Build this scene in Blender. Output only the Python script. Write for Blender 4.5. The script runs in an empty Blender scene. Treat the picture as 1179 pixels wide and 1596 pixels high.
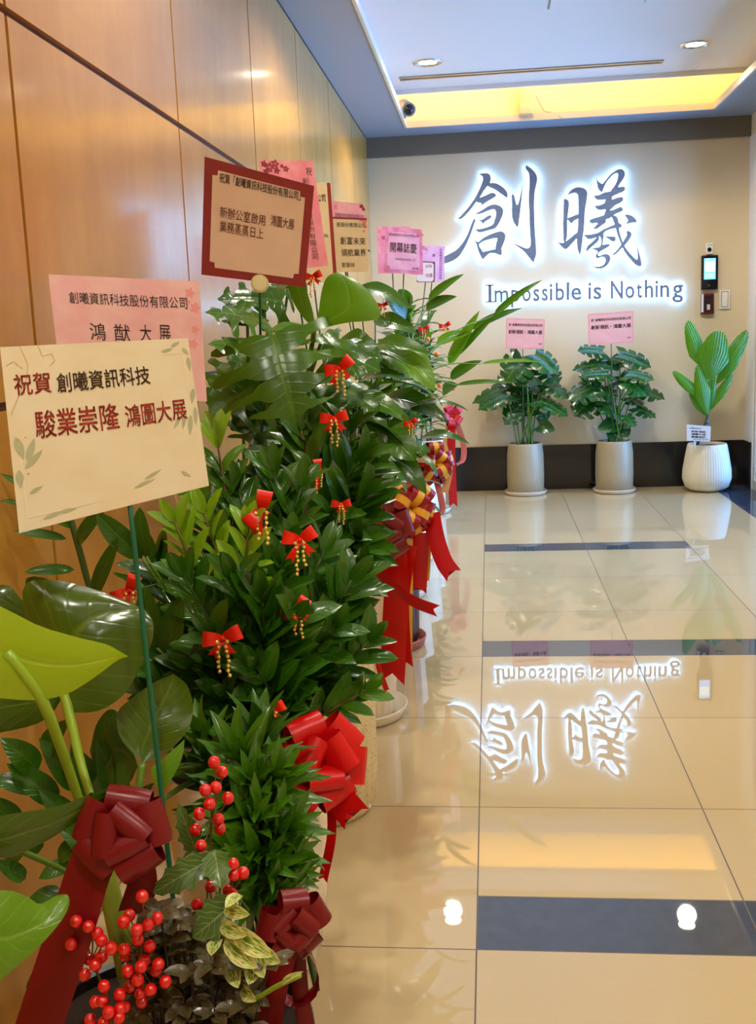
import bpy, bmesh, math, random
from mathutils import Vector as V, Matrix
from mathutils.geometry import tessellate_polygon
PI = math.pi
rnd = random.Random(11)
sc = bpy.context.scene
COL = sc.collection

# ------------------------------------------------------------------ camera
FPX, PITCH, YAW, ROLL, CAM_H = 1647.3, 0.166483, -0.109615, 0.039826, 1.2
_cp, _sp, _cy, _sy = math.cos(PITCH), math.sin(PITCH), math.cos(YAW), math.sin(YAW)
FWD = V((_sy * _cp, _cy * _cp, -_sp)); _r = V((_cy, -_sy, 0)); _d = FWD.cross(_r)
_c, _s = math.cos(ROLL), math.sin(ROLL)
RIGHT = _c * _r + _s * _d
DOWN = -_s * _r + _c * _d
CAM = V((0, 0, CAM_H))
cd = bpy.data.cameras.new('camera'); cam = bpy.data.objects.new('camera', cd); COL.objects.link(cam)
cd.sensor_fit = 'HORIZONTAL'; cd.sensor_width = 36.0; cd.lens = FPX / 1179 * 36.0
cd.clip_start = 0.05; cd.clip_end = 100
mw = Matrix.Identity(4)
for i in range(3):
    mw[i][0] = RIGHT[i]; mw[i][1] = -DOWN[i]; mw[i][2] = -FWD[i]; mw[i][3] = CAM[i]
cam.matrix_world = mw
sc.camera = cam

def at(px, py, Y):
    """the point of the depth plane y = Y seen at a photograph pixel"""
    r = RIGHT * ((px - 589.5) / FPX) + DOWN * ((py - 798.0) / FPX) + FWD
    return CAM + r * (Y / r.y)

# ------------------------------------------------------------------ world, exposure
w = bpy.data.worlds.new('daylight'); sc.world = w; w.use_nodes = True
bg = w.node_tree.nodes['Background']; bg.inputs[0].default_value = (0.20, 0.47, 1.0, 1); bg.inputs[1].default_value = 6.5
sc.view_settings.view_transform = 'Standard'; sc.view_settings.look = 'None'
sc.view_settings.exposure = 1.0; sc.view_settings.gamma = 1.0; sc.view_settings.use_curve_mapping = False
sc.cycles.max_bounces = 8; sc.cycles.transparent_max_bounces = 12; sc.cycles.sample_clamp_indirect = 6.0
sc.cycles.caustics_reflective = False; sc.cycles.caustics_refractive = False

# the glass front on the right lets the daylight in (a portal only guides the sampling, it adds no light)
ld = bpy.data.lights.new('glass_front_portal', 'AREA'); ld.shape = 'RECTANGLE'; ld.size = 3.4; ld.size_y = 2.4
ld.cycles.is_portal = True
lo = bpy.data.objects.new('glass_front_portal', ld); COL.objects.link(lo)
lo.location = (1.99, 6.03, 1.24); lo.rotation_euler = V((-1, 0, 0)).to_track_quat('-Z', 'Y').to_euler()
DOWNLIGHT_W, DOWNLIGHT_COL = 17.5, (1.0, 0.94, 0.82)
COVE_STRENGTH, COVE_COL = 13.0, (1.0, 0.66, 0.22)
SIGN_STRENGTH, SIGN_COL = 17.0, (0.16, 0.40, 1.0)

# ------------------------------------------------------------------ helpers
def lin(c):
    f = lambda u: (u / 12.92 if u <= .04045 else ((u + .055) / 1.055) ** 2.4)
    return tuple(f(x / 255.0) for x in c)

class N:
    def __init__(s, name):
        s.m = bpy.data.materials.new(name); s.m.use_nodes = True; s.t = s.m.node_tree
        s.p = s.t.nodes['Principled BSDF']
    def n(s, typ, **kw):
        x = s.t.nodes.new(typ)
        for k, v in kw.items():
            if hasattr(x, k) and not k.startswith('i_'): setattr(x, k, v)
            else: x.inputs[k[2:].replace('_', ' ') if k.startswith('i_') else k].default_value = v
        return x
    def l(s, a, b): s.t.links.new(a, b)
    def math(s, op, a, b=None, c=None):
        x = s.t.nodes.new('ShaderNodeMath'); x.operation = op
        for i, v in enumerate((a, b, c)):
            if v is None: continue
            if isinstance(v, (int, float)): x.inputs[i].default_value = v
            else: s.l(v, x.inputs[i])
        return x.outputs[0]
    def mix(s, fac, a, b):
        x = s.t.nodes.new('ShaderNodeMix'); x.data_type = 'RGBA'
        for i, v in ((0, fac), (6, a), (7, b)):
            if hasattr(v, 'is_output') or not isinstance(v, (int, float, tuple)): s.l(v, x.inputs[i])
            elif isinstance(v, tuple): x.inputs[i].default_value = (*v[:3], 1)
            else: x.inputs[i].default_value = v
        return x.outputs[2]
    def ramp(s, fac, lo, hi):
        x = s.t.nodes.new('ShaderNodeMapRange'); x.inputs[1].default_value = lo; x.inputs[2].default_value = hi
        s.l(fac, x.inputs[0]); return x.outputs[0]
    def noise(s, scale, detail=3, vec=None, rough=.5):
        x = s.n('ShaderNodeTexNoise'); x.inputs['Scale'].default_value = scale; x.inputs['Detail'].default_value = detail
        x.inputs['Roughness'].default_value = rough
        if vec is not None: s.l(vec, x.inputs['Vector'])
        return x.outputs[0]
    def coord(s, which='Object', scale=None):
        tc = s.t.nodes.new('ShaderNodeTexCoord').outputs[which]
        if scale is None: return tc
        mp = s.t.nodes.new('ShaderNodeMapping'); mp.inputs['Scale'].default_value = scale; s.l(tc, mp.inputs[0]); return mp.outputs[0]
    def bump(s, h, strength=.3, dist=.01):
        b = s.t.nodes.new('ShaderNodeBump'); b.inputs['Strength'].default_value = strength; b.inputs['Distance'].default_value = dist
        s.l(h, b.inputs['Height']); s.l(b.outputs[0], s.p.inputs['Normal'])
    def set(s, **kw):
        for k, v in kw.items():
            k = k.replace('_', ' ')
            inp = s.p.inputs[k]
            if isinstance(v, tuple): inp.default_value = (*v[:3], 1)
            elif isinstance(v, (int, float)): inp.default_value = v
            else: s.l(v, inp)
        return s

def plain(name, rgb, rough=.5, metal=0.0, vary=0.06, scale=9.0, coat=0.0, emit=None, es=0.0, ior=1.5):
    k = N(name); c = lin(rgb)
    k.set(Base_Color=k.mix(k.noise(scale, 4, k.coord()), tuple(x * (1 - vary) for x in c), tuple(min(1, x * (1 + vary)) for x in c)),
          Roughness=rough, Metallic=metal, Coat_Weight=coat, IOR=ior)
    if emit: k.set(Emission_Color=emit, Emission_Strength=es)
    return k.m

def leafmat(name, rgb, vein=None, rough=.28, trans=.16, veins=9, varieg=None, vein_amt=.35, coat=.25, side=.35):
    k = N(name); c = lin(rgb); v = lin(vein or tuple(min(255, x * 1.35 + 18) for x in rgb))
    uv = k.t.nodes.new('ShaderNodeSeparateXYZ'); k.l(k.coord('UV'), uv.inputs[0]); U, W = uv.outputs[0], uv.outputs[1]
    d = k.math('ABSOLUTE', k.math('MULTIPLY_ADD', W, 2.0, -1.0))
    mid = k.math('SUBTRACT', 1.0, k.ramp(d, .015, .075))
    sv = k.math('PINGPONG', k.math('MULTIPLY_ADD', U, float(veins), k.math('MULTIPLY', d, -2.2)), .5)
    svm = k.math('MULTIPLY', k.math('SUBTRACT', 1.0, k.ramp(sv, .0, .12)), side)
    mask = k.math('MINIMUM', 1.0, k.math('ADD', mid, svm))
    ri = k.t.nodes.new('ShaderNodeObjectInfo').outputs['Random']
    geo = k.n('ShaderNodeNewGeometry').outputs['Random Per Island']
    r = k.math('ADD', k.math('MULTIPLY', ri, .4), k.math('MULTIPLY', geo, .6))
    base = k.mix(r, tuple(x * .72 for x in c), (min(1, c[0] * 1.35), min(1, c[1] * 1.22), c[2] * .95))
    base = k.mix(k.noise(14, 3, k.coord()), base, k.mix(.5, base, tuple(x * .8 for x in c)))
    if varieg:
        nz = k.noise(3.2, 2, k.coord('UV', (1.2, 4.5, 1)))
        base = k.mix(k.ramp(k.math('ADD', nz, k.math('MULTIPLY', d, .16)), .50, .60), base, lin(varieg))
    colr = k.mix(k.math('MULTIPLY', mask, vein_amt), base, v)
    k.set(Base_Color=colr, Roughness=rough, Coat_Weight=coat, Coat_Roughness=.2)
    k.bump(k.math('ADD', k.math('MULTIPLY', mask, -1.0), k.noise(30, 2, k.coord())), .25, .004)
    tr = k.n('ShaderNodeBsdfTranslucent'); k.l(k.mix(.5, colr, (min(1, c[0] * 2.2), min(1, c[1] * 1.9), c[2] * .6)), tr.inputs[0])
    ms = k.n('ShaderNodeMixShader'); ms.inputs[0].default_value = trans
    k.l(k.p.outputs[0], ms.inputs[1]); k.l(tr.outputs[0], ms.inputs[2])
    k.l(ms.outputs[0], k.t.nodes['Material Output'].inputs[0])
    return k.m

class MB:
    def __init__(s): s.v = []; s.f = []; s.uv = []; s.mi = []
    def add(s, vs, fs, uvs=None, mi=0):
        o = len(s.v); s.v += [V(x) for x in vs]; s.uv += list(uvs) if uvs else [(0, 0)] * len(vs)
        s.f += [tuple(o + i for i in f) for f in fs]; s.mi += [mi] * len(fs)
        return s
    def grid(s, rows, uvs=None, mi=0, closed=False):
        n, m = len(rows), len(rows[0]); fs = []
        for i in range(n - 1):
            for j in range(m if closed else m - 1):
                j2 = (j + 1) % m
                fs.append((i * m + j, i * m + j2, (i + 1) * m + j2, (i + 1) * m + j))
        return s.add([p for r in rows for p in r], fs, [u for r in uvs for u in r] if uvs else None, mi)

ORG = {}
def tag(o, label=None, cat=None, group=None, kind=None):
    if label: o['label'] = label
    if cat: o['category'] = cat
    if group: o['group'] = group
    if kind: o['kind'] = kind
    return o

def thing(name, loc, label, cat, group=None):
    o = bpy.data.objects.new(name, None); COL.objects.link(o); o.location = loc; o.empty_display_size = .05
    ORG[o.name] = V(loc); return tag(o, label, cat, group)

def obj(name, mb, mats, parent=None, loc=None, smooth=True, bevel=0.0, label=None, sharp=None):
    org = ORG[parent.name] if parent is not None else V(loc or (0, 0, 0))
    me = bpy.data.meshes.new(name); me.from_pydata([tuple(p - org) for p in mb.v], [], mb.f)
    uvl = me.uv_layers.new(name='UVMap')
    for lp in me.loops: uvl.data[lp.index].uv = mb.uv[lp.vertex_index]
    for m in (mats if isinstance(mats, (list, tuple)) else [mats]): me.materials.append(m)
    me.polygons.foreach_set('material_index', mb.mi); me.polygons.foreach_set('use_smooth', [smooth] * len(me.polygons))
    if smooth and sharp: me.set_sharp_from_angle(angle=math.radians(sharp))
    me.update()
    o = bpy.data.objects.new(name, me); COL.objects.link(o); ORG[o.name] = org
    if parent is not None: o.parent = parent
    else: o.location = org
    if bevel:
        b = o.modifiers.new('bevel', 'BEVEL'); b.width = bevel; b.segments = 3; b.limit_method = 'ANGLE'
    if label: o['label'] = label
    return o

def struct(name, mb, mats, parent=None, **kw):
    o = obj(name, mb, mats, parent, **kw)
    if parent is None: o['kind'] = 'structure'
    return o

def box(mb, a, b, mi=0):
    x0, y0, z0 = a; x1, y1, z1 = b
    vs = [(x0, y0, z0), (x1, y0, z0), (x1, y1, z0), (x0, y1, z0), (x0, y0, z1), (x1, y0, z1), (x1, y1, z1), (x0, y1, z1)]
    return mb.add(vs, [(3, 2, 1, 0), (4, 5, 6, 7), (0, 1, 5, 4), (1, 2, 6, 5), (2, 3, 7, 6), (3, 0, 4, 7)], [(0, 0), (1, 0), (1, 0), (0, 0), (0, 1), (1, 1), (1, 1), (0, 1)], mi)

def spline(pts, n):
    P = [V(p) for p in pts]
    if len(P) == 2: return [P[0].lerp(P[1], i / (n - 1)) for i in range(n)]
    P = [2 * P[0] - P[1]] + P + [2 * P[-1] - P[-2]]; K = len(P) - 3; out = []
    for i in range(n):
        t = i / (n - 1) * K; k = min(int(t), K - 1); u = t - k
        a, b, c, d = P[k:k + 4]
        out.append(.5 * ((2 * b) + (c - a) * u + (2 * a - 5 * b + 4 * c - d) * u * u + (3 * b - a - 3 * c + d) * u ** 3))
    return out

def tube(mb, pts, r, n=8, mi=0, cap=True):
    pts = [V(p) for p in pts]; K = len(pts); rows = []; uvs = []
    nrm = None
    for i, p in enumerate(pts):
        t = (pts[min(i + 1, K - 1)] - pts[max(i - 1, 0)]).normalized()
        if nrm is None: nrm = t.orthogonal().normalized()
        nrm = (nrm - t * nrm.dot(t)).normalized(); bn = t.cross(nrm)
        rr = r[i] if isinstance(r, (list, tuple)) else r
        rows.append([p + (nrm * math.cos(2 * PI * j / n) + bn * math.sin(2 * PI * j / n)) * rr for j in range(n)])
        uvs.append([(i / max(1, K - 1), .3)] * n)
    o = len(mb.v); mb.grid(rows, uvs, mi, closed=True)
    if cap:
        mb.f.append(tuple(o + j for j in reversed(range(n)))); mb.mi.append(mi)
        e = o + (K - 1) * n; mb.f.append(tuple(e + j for j in range(n))); mb.mi.append(mi)
    return mb

def lathe(mb, prof, c, n=40, rib=0.0, ribs=0, mi=0, ribz=None):
    rows = []
    for r, z in prof:
        row = []
        for j in range(n):
            a = 2 * PI * j / n
            k = rib * math.cos(ribs * a) if (ribs and (ribz is None or ribz[0] <= z <= ribz[1])) else 0
            row.append(V((c[0] + (r + k) * math.cos(a), c[1] + (r + k) * math.sin(a), c[2] + z)))
        rows.append(row)
    mb.grid(rows, [[(j / n, i / len(prof)) for j in range(n)] for i in range(len(prof))], mi, closed=True)
    return mb

def ball(mb, c, r, n=10, m=7, mi=0, sq=(1, 1, 1)):
    c = V(c); rows = []
    for i in range(m + 1):
        th = PI * i / m
        rows.append([c + V((math.sin(th) * math.cos(2 * PI * j / n) * sq[0], math.sin(th) * math.sin(2 * PI * j / n) * sq[1], math.cos(th) * sq[2])) * max(r, 1e-5) for j in range(n)])
    return mb.grid(list(reversed(rows)), None, mi, closed=True)

# ---- leaves
def prof_fn(kind):
    if kind == 'ellip': return lambda t: max(0, math.sin(PI * t ** .85)) ** .75
    if kind == 'zz': return lambda t: (t ** .55) * max(0, 1 - t) ** .62 * 1.62
    if kind == 'lance': return lambda t: (max(0, t) ** .5) * max(0, 1 - t) ** .9 * 1.95
    if kind == 'long': return lambda t: min(1, (t / .25 + .12) ** .6) * max(0, 1 - t ** 2.2) ** .8
    if kind == 'heart': return lambda t: (.72 + .28 * math.sin(PI * min(1, t / .6) * .5)) * max(0, 1 - t ** 2.3) ** .72
    if kind == 'holly': return lambda t: (max(0, math.sin(PI * t ** .8)) ** .7) * (1 - .28 * (abs(math.sin(PI * 4.5 * t))))
    return lambda t: 1

def frame_of(a, nrm):
    a = a.normalized(); s = a.cross(nrm)
    if s.length < 1e-4: s = a.orthogonal()
    s.normalize(); return s, s.cross(a).normalized()

def leaf(mb, base, tip, nrm, width, kind='zz', n=9, m=5, bulge=.08, fold=.25, wav=0.0, mi=0, heart=0.0, sag=0.0, ph=0.0):
    base, tip = V(base), V(tip); ax = tip - base; L = ax.length; side, up = frame_of(ax, V(nrm)); ax.normalize(); f = prof_fn(kind)
    rows, uvs = [], []
    for i in range(n + 1):
        t = i / n; w = f(t) * width * .5; row = []; ur = []
        for j in range(m):
            s = 2 * j / (m - 1) - 1
            y = L * (t - heart * abs(s) ** 1.6 * (1 - t) ** 2)
            z = bulge * L * 4 * t * (1 - t) + fold * w * abs(s) ** 1.4 - sag * L * t * t + wav * width * math.sin(t * 9 + ph + s * 1.3) * abs(s) ** 2
            row.append(base + ax * y + side * (s * w) + up * z); ur.append((t, (s + 1) / 2))
        rows.append(row); uvs.append(ur)
    return mb.grid(rows, uvs, mi)

def loft(mb, A, B, n=14, m=7, bulge=.0, mi=0):
    """a broad leaf spanned between its two margins (both run from the petiole to the tip)"""
    a = spline([at(*p) for p in A], n); b = spline([at(*p) for p in B], n); rows, uvs = [], []
    for i in range(n):
        row, ur = [], []; wd = (b[i] - a[i]); tan = (a[min(i + 1, n - 1)] + b[min(i + 1, n - 1)] - a[max(i - 1, 0)] - b[max(i - 1, 0)])
        nr = wd.cross(tan); nr = nr.normalized() if nr.length > 1e-7 else V((0, -1, 0))
        if nr.dot(CAM - a[i]) < 0: nr = -nr
        for j in range(m):
            s = j / (m - 1); row.append(a[i].lerp(b[i], s) + nr * (bulge * wd.length * (4 * s * (1 - s) - .35 * max(0, 1 - abs(2 * s - 1) * 5)))); ur.append((i / (n - 1), s))
        rows.append(row); uvs.append(ur)
    return mb.grid(rows, uvs, mi)

def monstera(mb, base, tip, nrm, width, lobes=5, droop=.18, mdroop=.22, fold=.18, gapd=.5, mi=0, seed=0, cut=.46):
    q = random.Random(seed); base, tip = V(base), V(tip); ax = tip - base; L = ax.length; side, up = frame_of(ax, V(nrm)); ax.normalize()
    def Wd(u): return width * .5 * (max(0, 1 - ((u - .36) / .64) ** 2) ** .6 if u > .36 else max(0, 1 - ((.36 - u) / .62) ** 2) ** .5)
    NS, NT = 8, 4
    for sd in (-1, 1):
        bend = q.uniform(.75, 1.25)
        for i in range(lobes):
            rows, uvs = [], []; g0 = gapd * q.uniform(.75, 1.2); dz = q.uniform(-.03, .03)
            for a in range(NS + 1):
                s = a / NS; k = min(1, max(0, (s - cut) / .24)); g = (k * k * (3 - 2 * k)) * g0 * .62 + (max(0, (s - .8) / .2) ** 2) * .22
                row, ur = [], []
                for b in range(NT + 1):
                    t = b / NT; tt = .5 + (t - .5) * (1 - g)
                    u = (i + tt) / lobes if s > 0 else (i + t) / lobes
                    ue = min(.97, u)
                    y = L * (u * (.94 + .06 * (1 - s)) - .34 * s ** 1.5 * (1 - u) ** 2 + .20 * s * u * (1 - u))
                    x = Wd(ue) * s * sd
                    r = s * Wd(ue) / (width * .5)
                    z = -droop * L * (y / L) ** 2 + fold * abs(x) - mdroop * bend * width * r ** 2.2 + dz * s * width
                    row.append(base + ax * y + side * x + up * z); ur.append((u, .5 + .5 * sd * s))
                if sd < 0: row.reverse(); ur.reverse()
                rows.append(row); uvs.append(ur)
            mb.grid(rows, uvs, mi)
    return mb

def pleated(mb, base, tip, nrm, width, pleats=9, mi=0, bulge=.1, serr=.06, squeeze=.16, edge=0.0):
    base, tip = V(base), V(tip); ax = tip - base; L = ax.length; side, up = frame_of(ax, V(nrm)); ax.normalize()
    m = pleats * 2 + 1; n = 14; rows, uvs = [], []
    for i in range(n + 1):
        t = i / n; w = width * .5 * (squeeze + (1 - squeeze) * min(1, t / .62) ** .95) * (1 - .12 * max(0, t - .62) / .38); row, ur = [], []
        for j in range(m):
            s = 2 * j / (m - 1) - 1; zig = (j % 2) * 2 - 1
            tl = 1 - .34 * abs(s) ** 2.4 + serr * zig * .22 + edge * s
            x = s * w; z = bulge * L * 4 * t * (1 - t) * .5 - .25 * w * s * s + zig * width * .007 * min(1, t * 3)
            row.append(base + ax * (L * t * tl) + side * x + up * z); ur.append((t, (s + 1) / 2))
        rows.append(row); uvs.append(ur)
    return mb.grid(rows, uvs, mi)

def frond(parent, base, tip, nl, size, mats, seed=0, bow=.06, wide=.55, light_top=0, name='frond', start=.22, ang=48, rst=.004):
    """a ZZ stem: fleshy stalk with glossy leaflets in two loose ranks"""
    q = random.Random(seed); base, tip = V(base), V(tip); ax = tip - base; L = ax.length
    out = V((q.uniform(-1, 1), q.uniform(-1, 1), 0)) * bow * L
    pts = spline([base, base.lerp(tip, .5) + out, tip], 16); mb = MB(); nl = max(4, round(nl * .8)); size *= 1.16
    tube(mb, pts, [rst * (1.25 - .8 * i / 15) for i in range(16)], 7, 0)
    roll = q.uniform(0, PI)
    tocam = (CAM - tip); tocam.z = 0; tocam.normalize()
    for i in range(nl):
        t = start + (1 - start) * (i + .5) / nl; k = t * 15; a = pts[int(k)].lerp(pts[min(15, int(k) + 1)], k - int(k))
        tan = (pts[min(15, int(k) + 1)] - pts[max(0, int(k) - 1)]).normalized()
        e1 = tan.cross(tocam).normalized(); e2 = e1.cross(tan)
        for sd in (-1, 1):
            th = roll * .0 + q.uniform(-.75, .75) + (0 if sd > 0 else PI)
            rad = (e1 * math.cos(th) + e2 * math.sin(th) * .9).normalized()
            an = math.radians(ang - 18 * t + q.uniform(-12, 12))
            d = (tan * math.cos(an) + rad * math.sin(an)).normalized()
            l = size * 1.26 * (1.0 - .42 * max(0, t - .55) / .45) * q.uniform(.82, 1.12)
            nn = (tan * math.sin(an) - rad * math.cos(an)); nn = (nn * .7 + V((0, 0, .45)) + tocam * q.uniform(.35, 1.1)).normalized()
            top = light_top and t > 1 - light_top
            leaf(mb, a, a + d * l, nn, l * wide * (1.0 if not top else .9), 'zz', 7, 5, .05, .28, 0, 2 if top else 1, sag=q.uniform(0, .16))
    l = size * .55
    for kx in range(2):
        d = (pts[-1] - pts[-2]).normalized() + V((q.uniform(-.4, .4), q.uniform(-.4, .4), 0))
        leaf(mb, tip, tip + d.normalized() * l, tocam + V((0, 0, .4)), l * wide, 'zz', 7, 5, .05, .3, 0, 2 if light_top else 1)
    return obj(name, mb, mats, parent)

# ---- ribbons
def ribbon(mb, pts, width, wdir, mi=0, cup=.0, vcut=False, cols=7, taper=None):
    pts = [V(p) for p in pts]; K = len(pts); rows, uvs = [], []
    for i, p in enumerate(pts):
        t = (pts[min(i + 1, K - 1)] - pts[max(i - 1, 0)]).normalized()
        wd = wdir[i] if isinstance(wdir, list) else V(wdir); wd = (wd - t * wd.dot(t)).normalized(); up = wd.cross(t)
        ww = width * (taper(i / (K - 1)) if taper else 1)
        row, ur = [], []
        for j in range(cols):
            s = 2 * j / (cols - 1) - 1; q = p + wd * (s * ww * .5) + up * (cup * ww * s * s)
            if vcut and i == K - 1: q = q - t * (ww * .45 * (1 - abs(s)))
            row.append(q); ur.append((i / (K - 1), (s + 1) / 2))
        rows.append(row); uvs.append(ur)
    return mb.grid(rows, uvs, mi)

def loop_pts(c, d, e, L, H, n=18):
    out = []
    for i in range(n):
        a = 2 * PI * i / (n - 1); k = .5 - .5 * math.cos(a)
        out.append(c + d * (L * k) + e * (H * math.sin(a) * k ** .45 * -1))
    return out

def bow_loops(parent, c, face, R, width, rings, m, seed=0, flat=.34, cup=.0, rot=0.0):
    q = random.Random(seed); c = V(c); face = V(face).normalized(); a = face.cross(V((0, 0, 1))).normalized(); b = a.cross(face) * -1
    b = face.cross(a) * -1 if face.cross(a).z < 0 else face.cross(a)
    for cnt, phi, sc_, off in rings:
        for i in range(cnt):
            th = rot + off + 2 * PI * i / cnt + q.uniform(-.12, .12); p = math.radians(phi + q.uniform(-7, 7))
            rad = a * math.cos(th) + b * math.sin(th); d = (rad * math.cos(p) + face * math.sin(p)).normalized()
            e = (face * math.cos(p) - rad * math.sin(p)).normalized(); L = R * sc_ * q.uniform(.9, 1.08)
            mb = MB(); ribbon(mb, loop_pts(c, d, e, L, L * flat), width, d.cross(e), cup=cup); obj('loop', mb, m, parent)
    mb = MB(); ball(mb, c + face * .004, width * .22, 12, 8); obj('knot', mb, m, parent)

def tail(parent, pix, width_px, m, wdir=None, vcut=True, name='tail', n=16, cup=.04):
    pts = spline([at(*p) for p in pix], n); wd = V(wdir) if wdir else RIGHT; Y = sum(p[2] for p in pix) / len(pix)
    mb = MB(); ribbon(mb, pts, width_px * Y / FPX, wd, cup=cup, vcut=vcut); return obj(name, mb, m, parent)

# ---- lettering
_txt = {}
def glyphs(s, weight=0.0, res=3, swell=0.0):
    """outlines of a line of lettering; bold strokes are laid as a few copies shifted by the stroke weight"""
    key = (s, weight, swell)
    if key not in _txt:
        c = bpy.data.curves.new('lettering', 'FONT'); c.body = s; c.resolution_u = res; c.offset = swell
        o = bpy.data.objects.new('lettering', c); COL.objects.link(o)
        dg = bpy.context.evaluated_depsgraph_get(); dg.update()
        me = bpy.data.meshes.new_from_object(o.evaluated_get(dg))
        vs = [tuple(v.co[:2]) for v in me.vertices]; fs = [tuple(p.vertices) for p in me.polygons]; V2, F2 = [], []
        for dx, dy in ((0, 0),) if not weight else ((0, 0), (1, 0), (-1, 0), (0, 1), (0, -1), (.7, .7), (-.7, .7), (.7, -.7), (-.7, -.7)):
            F2 += [tuple(len(V2) + i for i in f) for f in fs]; V2 += [(x + dx * weight, y + dy * weight) for x, y in vs]
        _txt[key] = (V2, F2)
        bpy.data.objects.remove(o); bpy.data.curves.remove(c); bpy.data.meshes.remove(me)
    return _txt[key]

# ------------------------------------------------------------------ materials of the room
XL, XR, YB, YF, SOFF, PANEL = -0.852, 1.85, 7.97, -2.5, 2.60, 2.80

k = N('figured_wood'); oc = k.coord()
ri = k.n('ShaderNodeNewGeometry').outputs['Random Per Island']
stretch = k.coord('Object', (1, 2.2, .55)); warp = k.noise(2.2, 4, stretch, .6)
fig = k.noise(7.0, 5, k.coord('Object', (1, 1.0, .35)), .6)
ripple = k.noise(5.0, 2, k.coord('Object', (1, .7, 3.2)))
c0 = k.mix(warp, lin((176, 116, 30)), lin((206, 150, 58)))
c1 = k.mix(k.math('MULTIPLY', k.ramp(fig, .45, .75), .45), c0, lin((222, 170, 84)))
c2 = k.mix(k.math('MULTIPLY', k.ramp(ripple, .5, .8), .3), c1, lin((166, 104, 26)))
k.set(Base_Color=k.mix(k.math('MULTIPLY', ri, .25), c2, lin((192, 136, 54))), Roughness=.34, Coat_Weight=.55, Coat_Roughness=.13)
WOOD = k.m
GROOVE = plain('dark_groove', (92, 52, 16), .6)

k = N('polished_tile'); oc = k.coord(); sx = k.t.nodes.new('ShaderNodeSeparateXYZ'); k.l(oc, sx.inputs[0]); X, Y = sx.outputs[0], sx.outputs[1]
TX, TY, X0, Y0 = .5555, .6333, -.05, 1.912
fx = k.math('DIVIDE', k.math('ADD', X, -X0), TX); fy = k.math('DIVIDE', k.math('ADD', Y, -Y0), TY)
ex = k.math('MULTIPLY', k.math('PINGPONG', fx, .5), TX); ey = k.math('MULTIPLY', k.math('PINGPONG', fy, .5), TY)
inmain = k.math('LESS_THAN', X, 1.60)
lastrow = k.math('LESS_THAN', Y, 7.2)
fs = k.math('MULTIPLY', k.math('FRACT', k.math('DIVIDE', k.math('ADD', Y, -Y0), TY * 3)), TY * 3)
strip = k.math('MULTIPLY', k.math('MULTIPLY', lastrow, k.math('LESS_THAN', fs, .2)), k.math('MULTIPLY', k.math('GREATER_THAN', X, X0), k.math('LESS_THAN', X, 1.06)))
se = k.math('MULTIPLY', k.math('LESS_THAN', k.math('ABSOLUTE', k.math('SUBTRACT', fs, .2)), .0018), k.math('MULTIPLY', k.math('GREATER_THAN', X, X0), k.math('LESS_THAN', X, 1.06)))
g = k.math('MAXIMUM', k.math('MAXIMUM', k.math('LESS_THAN', ex, .0016), k.math('LESS_THAN', ey, .0016)), se)
cell = k.t.nodes.new('ShaderNodeCombineXYZ'); k.l(k.math('FLOOR', fx), cell.inputs[0]); k.l(k.math('FLOOR', fy), cell.inputs[1])
wn = k.n('ShaderNodeTexWhiteNoise'); k.l(cell.outputs[0], wn.inputs[0])
cream = k.mix(wn.outputs[0], lin((200, 180, 140)), lin((207, 188, 149)))
cream = k.mix(k.math('MULTIPLY', k.noise(60, 3, k.coord('Object', (.35, 6, 1))), .22), cream, lin((188, 166, 128)))
slate = k.mix(k.noise(25, 4, oc), lin((66, 72, 84)), lin((84, 90, 102)))
colr = k.mix(strip, cream, slate); colr = k.mix(inmain, lin((58, 72, 96)), colr); colr = k.mix(g, colr, lin((84, 70, 54)))
k.set(Base_Color=colr, Roughness=k.math('ADD', .016, k.math('MULTIPLY', g, .5)), IOR=1.62)
FLOOR = k.m

k = N('woven_wallpaper'); wv = k.t.nodes.new('ShaderNodeTexWave'); wv.inputs['Scale'].default_value = 60; wv.inputs['Distortion'].default_value = 1.5
wv.bands_direction = 'Z'; k.l(k.coord(), wv.inputs[0])
k.set(Base_Color=k.mix(k.math('MULTIPLY', wv.outputs[1], .5), lin((226, 210, 176)), lin((216, 198, 162))), Roughness=.75)
k.bump(wv.outputs[1], .15, .003)
WALLPAPER = k.m
GRANITE = plain('black_granite', (22, 23, 27), .10, vary=.5, scale=160, ior=1.55)
BEAM = plain('bronze_paint', (112, 106, 92), .45)
PAINT = plain('white_ceiling_paint', (226, 226, 226), .6, vary=.01)
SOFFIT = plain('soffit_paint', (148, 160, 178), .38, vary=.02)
TRAYWALL = plain('tray_wall_paint', (240, 226, 196), .6, vary=.02)
ALU = plain('anodised_aluminium', (168, 160, 140), .35, .6)
CHROME = plain('chrome', (200, 200, 200), .2, 1.0)
WHITEPL = plain('white_plastic', (235, 232, 224), .35)
BLACKPL = plain('black_plastic', (20, 21, 24), .2)
k = N('window_glass'); fr = k.n('ShaderNodeFresnel'); fr.inputs[0].default_value = 1.45
tb = k.n('ShaderNodeBsdfTransparent'); tb.inputs[0].default_value = (.93, .96, 1, 1); gb = k.n('ShaderNodeBsdfGlossy'); gb.inputs['Roughness'].default_value = .01
ms = k.n('ShaderNodeMixShader'); k.l(fr.outputs[0], ms.inputs[0]); k.l(tb.outputs[0], ms.inputs[1]); k.l(gb.outputs[0], ms.inputs[2]); k.l(ms.outputs[0], k.t.nodes['Material Output'].inputs[0])
GLASS = k.m

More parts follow.
